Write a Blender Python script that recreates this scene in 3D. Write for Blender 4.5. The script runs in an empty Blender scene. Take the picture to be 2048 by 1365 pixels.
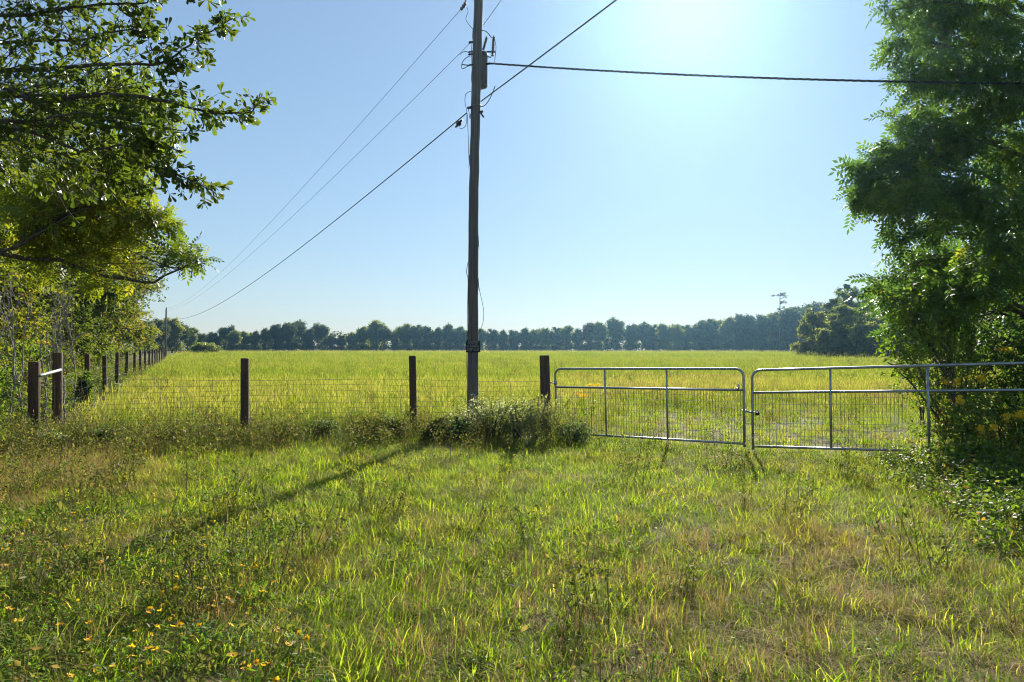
import bpy, math, random
import numpy as np
from mathutils import Vector, Matrix

# ------------------------------------------------------------------ camera, light, exposure
S = bpy.context.scene
COL = S.collection
F = 1365.0                                   # focal length in pixels of a 2048 px wide frame
EYE = 1.7
TILT = math.atan((700.0 - 682.5) / F)
cam_d = bpy.data.cameras.new('camera'); cam = bpy.data.objects.new('camera', cam_d); COL.objects.link(cam)
cam_d.sensor_width = 36.0; cam_d.lens = F / 2048 * 36.0
cam_d.clip_start = 0.05; cam_d.clip_end = 5000
cam.location = (0, 0, EYE); cam.rotation_euler = (math.pi / 2 + TILT, 0, 0)
S.camera = cam

SUN_AZ, SUN_EL = math.radians(14.8), math.radians(28.2)
w = bpy.data.worlds.new('World'); S.world = w; w.use_nodes = True
wn = w.node_tree; wn.nodes.clear()
sky = wn.nodes.new('ShaderNodeTexSky'); sky.sky_type = 'NISHITA'; sky.sun_disc = False
sky.sun_elevation = SUN_EL; sky.sun_rotation = SUN_AZ
sky.altitude = 100; sky.air_density = 1.3; sky.dust_density = 0.13; sky.ozone_density = 9.0
bg = wn.nodes.new('ShaderNodeBackground'); bg.inputs['Strength'].default_value = 0.108
wo = wn.nodes.new('ShaderNodeOutputWorld')
gm = wn.nodes.new('ShaderNodeGamma'); gm.inputs['Gamma'].default_value = 0.57      # soft tone curve of the whole sky
wn.links.new(sky.outputs[0], gm.inputs['Color']); wn.links.new(gm.outputs[0], bg.inputs['Color']); wn.links.new(bg.outputs[0], wo.inputs['Surface'])

sl = bpy.data.lights.new('sun', 'SUN'); sl.energy = 5.0; sl.angle = math.radians(0.53); sl.color = (1.0, 0.93, 0.80)
so = bpy.data.objects.new('sun', sl); COL.objects.link(so)
sdir = Vector((math.sin(SUN_AZ) * math.cos(SUN_EL), math.cos(SUN_AZ) * math.cos(SUN_EL), math.sin(SUN_EL)))
so.rotation_euler = sdir.to_track_quat('Z', 'Y').to_euler(); so.location = (20, 60, 60)
S.view_settings.view_transform = 'Standard'; S.view_settings.look = 'None'
S.view_settings.exposure = 1.32; S.view_settings.gamma = 1.0; S.view_settings.use_curve_mapping = False
S.render.engine = 'CYCLES'
S.cycles.use_denoising = True; S.cycles.filter_width = 1.1; S.cycles.sample_clamp_indirect = 4
S.cycles.max_bounces = 6; S.cycles.diffuse_bounces = 3; S.cycles.glossy_bounces = 2
S.cycles.transmission_bounces = 3; S.cycles.volume_bounces = 0; S.cycles.transparent_max_bounces = 4

HAZE_DENSITY = 0.00027

# ------------------------------------------------------------------ helpers
RNG = np.random.default_rng(11)
random.seed(5)
CT, ST = math.cos(TILT), math.sin(TILT)


def P(px, py, Y):
    """world point that stands at depth Y on the line of sight through photo pixel (px, py)"""
    u = (px - 1024.0) / F; v = (682.5 - py) / F
    dy = CT - v * ST; dz = ST + v * CT
    k = Y / dy
    return np.array((u * k, Y, EYE + dz * k))


def sstep(a, b, x):
    t = np.clip((np.asarray(x, float) - a) / (b - a), 0, 1)
    return t * t * (3 - 2 * t)


def _hash(ix, iy, seed):
    n = (ix.astype(np.int64) * 374761393 + iy.astype(np.int64) * 668265263 + seed * 974634) & 0x7fffffff
    n = ((n ^ (n >> 13)) * 1274126177) & 0x7fffffff
    return ((n ^ (n >> 16)) & 0xffff) / 65535.0


def vnoise(x, y, scale, seed=0):
    x = np.asarray(x, float) / scale; y = np.asarray(y, float) / scale
    ix = np.floor(x); iy = np.floor(y); fx = x - ix; fy = y - iy
    fx = fx * fx * (3 - 2 * fx); fy = fy * fy * (3 - 2 * fy)
    a = _hash(ix, iy, seed); b = _hash(ix + 1, iy, seed); c = _hash(ix, iy + 1, seed); d = _hash(ix + 1, iy + 1, seed)
    return (a * (1 - fx) + b * fx) * (1 - fy) + (c * (1 - fx) + d * fx) * fy


def fbm(x, y, scale, seed=0):
    return 0.55 * vnoise(x, y, scale, seed) + 0.3 * vnoise(x, y, scale * .47, seed + 7) + 0.15 * vnoise(x, y, scale * .21, seed + 13)


def ground(x, y):
    x = np.asarray(x, float); y = np.asarray(y, float)
    rise = 0.55 * sstep(20, 130, y)
    near = (fbm(x, y, 2.2, 3) - .5) * 0.10 * (1 - sstep(25, 60, y))
    far = (fbm(x, y, 30, 9) - .5) * 0.25 * sstep(25, 80, y) * (1 - sstep(150, 260, np.abs(y)))
    return rise + near + far


def unit(v):
    v = np.asarray(v, float)
    return v / (np.linalg.norm(v, axis=-1, keepdims=True) + 1e-9)


def np_mesh(name, V, faces, mats, mat_idx=None, tint=None, smooth=False):
    V = np.ascontiguousarray(V, dtype=np.float32)
    me = bpy.data.meshes.new(name)
    faces = [np.asarray(f, dtype=np.int32) for f in faces if len(f)]
    loops = np.concatenate([f.ravel() for f in faces])
    tot = np.concatenate([np.full(len(f), f.shape[1], np.int32) for f in faces])
    start = np.concatenate([[0], np.cumsum(tot)[:-1]]).astype(np.int32)
    me.vertices.add(len(V)); me.vertices.foreach_set('co', V.ravel())
    me.loops.add(len(loops)); me.loops.foreach_set('vertex_index', loops)
    me.polygons.add(len(tot)); me.polygons.foreach_set('loop_start', start); me.polygons.foreach_set('loop_total', tot)
    if mat_idx is not None:
        mi = np.concatenate([np.full(len(f), m, np.int32) for f, m in zip(faces, mat_idx)])
        me.polygons.foreach_set('material_index', mi)
    if smooth:
        me.polygons.foreach_set('use_smooth', np.ones(len(tot), bool))
    for m in (mats if isinstance(mats, (list, tuple)) else [mats]):
        me.materials.append(m)
    if tint is not None:
        at = me.attributes.new('tint', 'FLOAT', 'POINT'); at.data.foreach_set('value', np.asarray(tint, np.float32))
    me.update(calc_edges=True)
    return me


def link(name, me, parent=None, loc=None):
    o = bpy.data.objects.new(name, me); COL.objects.link(o)
    if loc is not None: o.location = loc
    if parent is not None: o.parent = parent
    return o


def tag(o, label=None, cat=None, group=None, kind=None):
    if label: o['label'] = label
    if cat: o['category'] = cat
    if group: o['group'] = group
    if kind: o['kind'] = kind
    return o


def thing(name, label, cat, loc=(0, 0, 0), group=None, rotz=0):
    o = bpy.data.objects.new(name, None); COL.objects.link(o)
    o.location = loc; o.rotation_euler = (0, 0, rotz); o.empty_display_size = .2
    return tag(o, label, cat, group)


def copy_thing(o, loc, rotz=0, scale=None, label=None, group=None):
    c = o.copy(); COL.objects.link(c); c.location = loc; c.rotation_euler = (0, 0, rotz)
    if scale is not None: c.scale = scale
    if label: c['label'] = label
    if group: c['group'] = group
    for ch in list(o.children):
        d = ch.copy(); COL.objects.link(d); d.parent = c
        for g in list(ch.children):
            e = g.copy(); COL.objects.link(e); e.parent = d
    return c


class MB:
    """collects vertices and faces of one part"""
    def __init__(s): s.V = []; s.F = {}; s.n = 0; s.T = []
    def add(s, V, faces, tint=.5):
        V = np.asarray(V, float).reshape(-1, 3)
        for f in faces:
            f = np.asarray(f, np.int32)
            if f.ndim == 1: f = f[None]
            s.F.setdefault(f.shape[1], []).append(f + s.n)
        s.V.append(V); s.n += len(V)
        s.T.append(np.broadcast_to(np.asarray(tint, float), (len(V),)))
        return s
    def mesh(s, name, mats, smooth=False):
        return np_mesh(name, np.concatenate(s.V), [np.concatenate(f) for f in s.F.values()], mats, tint=np.concatenate(s.T), smooth=smooth)
    def build(s, name, mats, parent=None, smooth=False, loc=None):
        return link(name, s.mesh(name, mats, smooth), parent, loc)
    def tube(s, pts, r, sides=8, cap=True):
        V, Fq = tubes(np.asarray(pts, float)[None], np.broadcast_to(np.asarray(r, float), (len(pts),))[None], sides)
        fs = [Fq]
        if cap:
            K = len(pts)
            fs += [np.arange(sides)[::-1][None], (np.arange(sides) + (K - 1) * sides)[None]]
        return s.add(V, fs)
    def box(s, c, d, rot=None):
        sx, sy, sz = np.array(d) / 2
        V = np.array([(-sx, -sy, -sz), (sx, -sy, -sz), (sx, sy, -sz), (-sx, sy, -sz), (-sx, -sy, sz), (sx, -sy, sz), (sx, sy, sz), (-sx, sy, sz)])
        if rot is not None: V = V @ np.asarray(rot).T
        return s.add(V + np.array(c), [[(0, 3, 2, 1), (4, 5, 6, 7), (0, 1, 5, 4), (1, 2, 6, 5), (2, 3, 7, 6), (3, 0, 4, 7)]])
    def lathe(s, prof, c, axis=(0, 0, 1), sides=14):
        """prof: (radius, height) pairs along the axis from c"""
        a = unit(axis); t = np.array((1, 0, 0)) if abs(a[0]) < .9 else np.array((0, 1, 0))
        b = unit(np.cross(a, t)); d = np.cross(a, b)
        an = np.arange(sides) / sides * 2 * np.pi
        ring = np.cos(an)[:, None] * b + np.sin(an)[:, None] * d
        V = np.concatenate([np.array(c) + a * h + ring * r for r, h in prof])
        K = len(prof); i = np.arange(sides); j = (i + 1) % sides
        Fq = np.concatenate([np.stack([k * sides + i, k * sides + j, (k + 1) * sides + j, (k + 1) * sides + i], 1) for k in range(K - 1)])
        return s.add(V, [Fq, np.arange(sides)[::-1][None], (np.arange(sides) + (K - 1) * sides)[None]])


def tubes(C, R, sides=3):
    """C (N,K,3) centre lines, R (N,K) radii -> vertices and quads"""
    N, K, _ = C.shape
    T = np.gradient(C, axis=1); T = unit(T)
    ref = np.tile(np.array((0.31, 0.17, 0.93)), (N, 1)); D = unit(C[:, -1] - C[:, 0])
    par = np.abs((D * ref).sum(1)) > .9; ref[par] = (0.95, 0.2, 0.1)
    A = unit(np.cross(T, ref[:, None, :])); B = np.cross(T, A)
    an = np.arange(sides) / sides * 2 * np.pi
    V = C[:, :, None, :] + R[:, :, None, None] * (np.cos(an)[None, None, :, None] * A[:, :, None, :] + np.sin(an)[None, None, :, None] * B[:, :, None, :])
    i = np.arange(sides); j = (i + 1) % sides
    seg = np.concatenate([np.stack([k * sides + i, k * sides + j, (k + 1) * sides + j, (k + 1) * sides + i], 1) for k in range(K - 1)])
    Fq = (seg[None] + (np.arange(N) * K * sides)[:, None, None]).reshape(-1, 4)
    return V.reshape(-1, 3), Fq


def place_leaves(tv, tf, pos, d, nrm, size):
    """copies of one leaf template (axis +Y, normal +Z) at pos along d"""
    y = unit(d); x = unit(np.cross(y, nrm)); z = np.cross(x, y)
    size = np.broadcast_to(np.asarray(size, float), (len(pos),))
    M = np.stack([x, y, z], 1)                      # rows are axes
    V = np.einsum('kc,ncd->nkd', tv, M) * size[:, None, None] + pos[:, None, :]
    Fa = (tf[None] + (np.arange(len(pos)) * len(tv))[:, None, None]).reshape(-1, tf.shape[1])
    return V.reshape(-1, 3), Fa


# ------------------------------------------------------------------ materials
def nodemat(name):
    m = bpy.data.materials.new(name); m.use_nodes = True
    nt = m.node_tree; nt.nodes.clear()
    out = nt.nodes.new('ShaderNodeOutputMaterial')
    return m, nt, out


def ramp(nt, cols):
    r = nt.nodes.new('ShaderNodeValToRGB'); e = r.color_ramp.elements
    while len(e) < len(cols): e.new(.5)
    for i, (p, c) in enumerate(cols):
        e[i].position = p; e[i].color = (*c, 1)
    return r


def leaf_mat(name, cols, trans=.45, tboost=(1.5, 1.5, .8), rough=.5, spec=.4, patch=None, patch_scale=.6, vary=.35):
    """leaf or grass: tint attribute -> colour, thin translucent"""
    m, nt, out = nodemat(name); N = nt.nodes.new; L = nt.links.new
    at = N('ShaderNodeAttribute'); at.attribute_name = 'tint'
    oi = N('ShaderNodeObjectInfo')
    ma = N('ShaderNodeMath'); ma.operation = 'MULTIPLY_ADD'; ma.inputs[1].default_value = vary; L(oi.outputs['Random'], ma.inputs[0])
    L(at.outputs['Fac'], ma.inputs[2])
    sb = N('ShaderNodeMath'); sb.operation = 'SUBTRACT'; sb.inputs[1].default_value = vary * .5; L(ma.outputs[0], sb.inputs[0])
    r = ramp(nt, cols); L(sb.outputs[0], r.inputs[0])
    col = r.outputs[0]
    if patch:
        geo = N('ShaderNodeNewGeometry'); nz = N('ShaderNodeTexNoise'); nz.inputs['Scale'].default_value = patch_scale
        nz.inputs['Detail'].default_value = 3
        L(geo.outputs['Position'], nz.inputs['Vector'])
        mr = N('ShaderNodeMapRange'); mr.inputs[1].default_value = .5; mr.inputs[2].default_value = .68; mr.inputs[4].default_value = .8
        L(nz.outputs['Fac'], mr.inputs[0])
        mx = N('ShaderNodeMix'); mx.data_type = 'RGBA'; L(mr.outputs[0], mx.inputs[0]); L(col, mx.inputs[6]); mx.inputs[7].default_value = (*patch, 1)
        col = mx.outputs[2]
    p = N('ShaderNodeBsdfPrincipled'); p.inputs['Roughness'].default_value = rough; p.inputs['Specular IOR Level'].default_value = spec
    L(col, p.inputs['Base Color'])
    tb = N('ShaderNodeMix'); tb.data_type = 'RGBA'; tb.blend_type = 'MULTIPLY'; tb.inputs[0].default_value = 1
    L(col, tb.inputs[6]); tb.inputs[7].default_value = (*tboost, 1)
    t = N('ShaderNodeBsdfTranslucent'); L(tb.outputs[2], t.inputs['Color'])
    mix = N('ShaderNodeMixShader'); mix.inputs[0].default_value = trans
    L(p.outputs[0], mix.inputs[1]); L(t.outputs[0], mix.inputs[2]); L(mix.outputs[0], out.inputs['Surface'])
    return m


def rough_mat(name, c0, c1, scale=(6, 6, 6), rough=.85, bump=.3, metal=0, detail=6, spec=.3, coord='Object', dist=.01):
    m, nt, out = nodemat(name); N = nt.nodes.new; L = nt.links.new
    tc = N('ShaderNodeTexCoord'); mp = N('ShaderNodeMapping'); mp.inputs['Scale'].default_value = scale
    L(tc.outputs[coord], mp.inputs['Vector'])
    nz = N('ShaderNodeTexNoise'); nz.inputs['Scale'].default_value = 1; nz.inputs['Detail'].default_value = detail; nz.inputs['Roughness'].default_value = .65
    L(mp.outputs[0], nz.inputs['Vector'])
    r = ramp(nt, [(.3, c0), (.7, c1)]); L(nz.outputs['Fac'], r.inputs[0])
    p = N('ShaderNodeBsdfPrincipled'); L(r.outputs[0], p.inputs['Base Color'])
    p.inputs['Roughness'].default_value = rough; p.inputs['Metallic'].default_value = metal; p.inputs['Specular IOR Level'].default_value = spec
    if bump:
        b = N('ShaderNodeBump'); b.inputs['Strength'].default_value = bump; b.inputs['Distance'].default_value = dist
        L(nz.outputs['Fac'], b.inputs['Height']); L(b.outputs[0], p.inputs['Normal'])
    L(p.outputs[0], out.inputs['Surface'])
    return m


M = {}
M['bark'] = rough_mat('bark', (.035, .028, .022), (.13, .11, .09), (14, 14, 3), .9, .8, dist=.02)
M['pale_bark'] = rough_mat('pale_bark', (.12, .11, .10), (.34, .32, .29), (14, 14, 4), .9, .5)
M['post'] = rough_mat('post_wood', (.032, .019, .011), (.14, .082, .048), (38, 38, 1.6), .8, .7, dist=.006)
M['pole'] = rough_mat('pole_wood', (.055, .047, .045), (.20, .165, .148), (55, 55, 1.2), .8, .7, dist=.006)
M['steel'] = rough_mat('galvanised_steel', (.20, .22, .23), (.42, .44, .44), (7, 7, 7), .42, .08, metal=.75)
M['wire'] = rough_mat('fence_wire', (.05, .047, .045), (.10, .095, .09), (9, 9, 9), .75, 0, metal=.2)
M['black'] = rough_mat('cable_black', (.012, .012, .013), (.022, .022, .024), (9, 9, 9), .5, 0)
M['alu'] = rough_mat('bare_conductor', (.10, .105, .11), (.2, .2, .21), (9, 9, 9), .5, 0, metal=.5)
M['can'] = rough_mat('transformer_paint', (.06, .036, .031), (.18, .11, .09), (5, 5, 2.2), .6, .15)
M['porcelain'] = rough_mat('porcelain', (.05, .035, .03), (.10, .07, .06), (9, 9, 9), .3, 0)
M['sign'] = rough_mat('sign_black', (.012, .013, .016), (.03, .03, .034), (7, 7, 7), .55, 0)
M['letter'] = rough_mat('sign_lettering', (.26, .26, .26), (.38, .38, .38), (30, 30, 30), .6, 0)
M['pipe'] = rough_mat('pale_pipe', (.26, .28, .31), (.38, .40, .43), (8, 8, 8), .4, 0, metal=.2)
M['petal'] = leaf_mat('orange_petal', [(0, (.86, .44, .01)), (1, (.93, .62, .03))], .5, (1.2, 1.1, .8), .6, .2)
M['eye'] = rough_mat('flower_centre', (.3, .12, .01), (.5, .22, .02), (60, 60, 60), .8, .2)
M['goldenrod'] = leaf_mat('goldenrod_plume', [(0, (.72, .45, .02)), (1, (.88, .66, .05))], .45, (1.2, 1.2, .8), .7, .2)

M['oak_leaf'] = leaf_mat('oak_leaf', [(.0, (.036, .06, .014)), (.55, (.07, .10, .018)), (.9, (.12, .14, .022)), (1, (.30, .09, .02))], .46, (2.5, 2.4, .8), .42, .3)
M['pecan_leaf'] = leaf_mat('pecan_leaf', [(.0, (.06, .10, .015)), (.5, (.125, .165, .018)), (.95, (.21, .22, .02)), (1, (.25, .22, .02))], .5, (1.7, 1.8, .65), .45, .35)
M['wood_leaf'] = leaf_mat('woodland_leaf', [(.0, (.04, .065, .014)), (.5, (.09, .115, .02)), (.88, (.17, .17, .03)), (1, (.26, .16, .03))], .48, (2.0, 2.0, .7), .55, .18)
M['right_leaf'] = leaf_mat('walnut_leaf', [(.0, (.04, .08, .024)), (.5, (.07, .125, .028)), (.88, (.14, .19, .03)), (1, (.26, .21, .03))], .5, (2.0, 2.15, .95), .48, .28)
M['sapling_leaf'] = leaf_mat('sapling_leaf', [(.0, (.07, .12, .02)), (.6, (.14, .19, .03)), (1, (.26, .24, .04))], .54, (2.0, 2.1, .7), .5, .25)
M['far_leaf'] = leaf_mat('far_tree_leaf', [(.0, (.032, .05, .018)), (.6, (.06, .08, .025)), (1, (.12, .11, .035))], .4, (1.7, 1.8, .9), .6, .2)
M['far_rust_leaf'] = leaf_mat('far_rust_leaf', [(.0, (.06, .05, .02)), (.6, (.11, .075, .03)), (1, (.17, .09, .03))], .3, (1.5, 1.4, .9), .6, .2)
M['olive_leaf'] = leaf_mat('olive_tree_leaf', [(.0, (.06, .085, .025)), (.6, (.14, .16, .04)), (1, (.25, .22, .07))], .5, (1.9, 2.0, .8), .5, .3)
M['needle'] = leaf_mat('pine_needle', [(.0, (.03, .055, .018)), (1, (.07, .11, .03))], .3, (1.6, 1.7, .8), .5, .3)
M['shrub_leaf'] = leaf_mat('shrub_leaf', [(.0, (.045, .075, .03)), (.6, (.09, .125, .05)), (.93, (.16, .18, .08)), (1, (.32, .32, .24))], .52, (1.7, 1.8, 1.0), .5, .3)
M['fennel'] = leaf_mat('dogfennel_frond', [(.0, (.22, .23, .09)), (1, (.40, .38, .18))], .55, (1.5, 1.6, .9), .6, .2)
M['white_petal'] = leaf_mat('white_aster', [(.0, (.5, .5, .46)), (1, (.7, .7, .66))], .4, (1, 1, 1), .6, .2)

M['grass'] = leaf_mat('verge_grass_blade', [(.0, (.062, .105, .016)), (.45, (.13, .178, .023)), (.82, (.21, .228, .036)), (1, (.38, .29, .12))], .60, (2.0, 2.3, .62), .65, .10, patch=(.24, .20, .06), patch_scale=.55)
M['meadow'] = leaf_mat('meadow_blade', [(.0, (.08, .105, .014)), (.5, (.125, .158, .02)), (.85, (.195, .205, .04)), (1, (.29, .225, .10))], .52, (1.5, 1.8, .6), .65, .08, patch=(.235, .20, .075), patch_scale=.11)
M['straw'] = leaf_mat('dry_straw', [(.0, (.17, .11, .05)), (.6, (.33, .23, .11)), (1, (.48, .38, .22))], .4, (1.3, 1.2, .9), .7, .08)
M['rust'] = leaf_mat('rust_grass', [(.0, (.18, .11, .055)), (.7, (.32, .22, .12)), (1, (.40, .30, .17))], .45, (1.4, 1.25, .9), .7, .08)
M['clover'] = leaf_mat('clover_leaf', [(.0, (.045, .095, .018)), (.7, (.095, .16, .025)), (1, (.19, .20, .035))], .5, (1.8, 2.1, .7), .55, .18)
M['weed'] = leaf_mat('weed_leaf', [(.0, (.05, .07, .02)), (.5, (.10, .12, .028)), (.82, (.16, .14, .05)), (1, (.24, .16, .08))], .45, (1.7, 1.8, .8), .55, .15)
M['vine'] = leaf_mat('undergrowth_leaf', [(.0, (.05, .085, .018)), (.6, (.10, .15, .028)), (.9, (.16, .17, .035)), (1, (.26, .14, .04))], .48, (1.9, 2.1, .7), .5, .22)

# ground: bare litter between the blades, meadow thatch further out
m, nt, out = nodemat('soil_and_thatch'); N = nt.nodes.new; L = nt.links.new
geo = N('ShaderNodeNewGeometry')
n1 = N('ShaderNodeTexNoise'); n1.inputs['Scale'].default_value = 9; n1.inputs['Detail'].default_value = 8; L(geo.outputs['Position'], n1.inputs['Vector'])
n2 = N('ShaderNodeTexNoise'); n2.inputs['Scale'].default_value = .5; n2.inputs['Detail'].default_value = 3; L(geo.outputs['Position'], n2.inputs['Vector'])
r1 = ramp(nt, [(.25, (.035, .026, .015)), (.5, (.10, .075, .04)), (.75, (.22, .16, .085))]); L(n1.outputs['Fac'], r1.inputs[0])
r2 = ramp(nt, [(.35, (.06, .075, .018)), (.7, (.13, .13, .035))]); L(n1.outputs['Fac'], r2.inputs[0])
mr = N('ShaderNodeMapRange'); mr.inputs[1].default_value = .4; mr.inputs[2].default_value = .62; L(n2.outputs['Fac'], mr.inputs[0])
mx = N('ShaderNodeMix'); mx.data_type = 'RGBA'; L(mr.outputs[0], mx.inputs[0]); L(r1.outputs[0], mx.inputs[6]); L(r2.outputs[0], mx.inputs[7])
pb = N('ShaderNodeBsdfPrincipled'); pb.inputs['Roughness'].default_value = .95; pb.inputs['Specular IOR Level'].default_value = .1; L(mx.outputs[2], pb.inputs['Base Color'])
bp = N('ShaderNodeBump'); bp.inputs['Strength'].default_value = .8; bp.inputs['Distance'].default_value = .03; L(n1.outputs['Fac'], bp.inputs['Height']); L(bp.outputs[0], pb.inputs['Normal'])
L(pb.outputs[0], out.inputs['Surface'])
M['ground'] = m

# ------------------------------------------------------------------ ground
def build_ground():
    u = np.linspace(-1, 1, 161); xs = np.sinh(u * 6.2) / np.sinh(6.2) * 2500
    v = np.linspace(-1, 1, 221); ys = np.sinh(v * 6.2) / np.sinh(6.2) * 2500 + 6
    X, Y = np.meshgrid(xs, ys); Z = ground(X, Y)
    nx, ny = len(xs), len(ys)
    i = np.arange(nx - 1)[None, :] + np.arange(ny - 1)[:, None] * nx
    Fq = np.stack([i, i + 1, i + 1 + nx, i + nx], -1).reshape(-1, 4)
    me = np_mesh('ground', np.stack([X, Y, Z], -1).reshape(-1, 3), [Fq], M['ground'], smooth=True)
    tag(link('ground', me), 'grassy field and verge running back to the distant trees', kind='structure')
build_ground()

# ------------------------------------------------------------------ leaf templates
def T_rhomb(wd=.22, fold=.08, bend=-.08):
    v = np.array([(0, 0, 0), (-wd, .48, fold), (wd, .48, fold), (0, 1, bend)], float)
    return v, np.array([(0, 2, 3), (0, 3, 1)])


def T_oval(wd=.25, fold=.06, bend=-.12):
    v = np.array([(0, 0, 0), (wd * .8, .25, fold), (wd, .6, fold + bend * .3), (0, 1, bend), (-wd, .6, fold + bend * .3), (-wd * .8, .25, fold), (0, .5, -.02)], float)
    return v, np.array([(0, 1, 6), (1, 2, 6), (2, 3, 6), (3, 4, 6), (4, 5, 6), (5, 0, 6)])


def T_oak():
    # spatulate water-oak leaf, widest near its rounded tip
    o = [(0, 0), (.035, .15), (.07, .36), (.15, .58), (.21, .76), (.19, .92), (.08, 1.0)]
    R = [(x, y, .05 * x / .2 - .10 * y * y) for x, y in o]
    Lf = [(-x, y, z) for x, y, z in R[1:]]
    mid = [(0, .36, -.03), (0, .76, -.09)]
    v = np.array(R + Lf + mid, float)          # 0-6 right, 7-12 left, 13-14 midrib
    f = [(0, 1, 13), (1, 2, 13), (2, 3, 13), (3, 14, 13), (3, 4, 14), (4, 5, 14), (5, 6, 14), (6, 12, 14),
         (12, 11, 14), (11, 10, 14), (10, 9, 14), (9, 13, 14), (9, 8, 13), (8, 7, 13), (7, 0, 13)]
    return v, np.array(f)


def T_pinnate(nl=9, ll=.36, lw=.075, seed=0):
    r = np.random.default_rng(seed); V = []; Fs = []; n = 0
    V += [(-.008, 0, 0), (.008, 0, 0), (0, 1, -.16)]; Fs.append((0, 1, 2)); n = 3
    for k in range(nl):
        y = .22 + .78 * k / (nl - 1); side = 0 if k == nl - 1 else (1 if k % 2 else -1)
        z = -.16 * y * y; L_ = ll * r.uniform(.8, 1.15)
        if side == 0: d = np.array((0, 1, -.35))
        else: d = np.array((side * .8, .5, -r.uniform(.15, .5)))
        d = unit(d); x = unit(np.cross(d, (0, 0, 1))); up = np.cross(x, d)
        b = np.array((0, y, z))
        V += [b, b + d * L_ * .45 + x * lw + up * .015, b + d * L_ * .45 - x * lw + up * .015, b + d * L_]
        Fs += [(n, n + 1, n + 3), (n, n + 3, n + 2)]; n += 4
    return np.array([np.asarray(q, float) for q in V]), np.array(Fs)


def T_clump(k=4, seed=1):
    """loose bunch of leaves for trees a long way off"""
    r = np.random.default_rng(seed); V = []; Fs = []; n = 0
    for i in range(k):
        c = r.uniform(-.5, .5, 3); a = unit(r.normal(size=3)); b = unit(np.cross(a, r.normal(size=3))); s = r.uniform(.22, .4)
        V += [c - a * s, c + b * s * .55, c + a * s, c - b * s * .55]; Fs += [(n, n + 1, n + 2), (n, n + 2, n + 3)]; n += 4
    return np.array(V), np.array(Fs)


TPL = {'rhomb': T_rhomb(), 'oval': T_oval(), 'oak': T_oak(), 'pinnate': T_pinnate(), 'pinnate7': T_pinnate(7, .42, .10, 3), 'clump': T_clump()}


# ------------------------------------------------------------------ trees
def bez(S0, M0, E0, t):
    t = t[..., None]
    return (1 - t) ** 2 * S0 + 2 * t * (1 - t) * M0 + t ** 2 * E0


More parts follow.
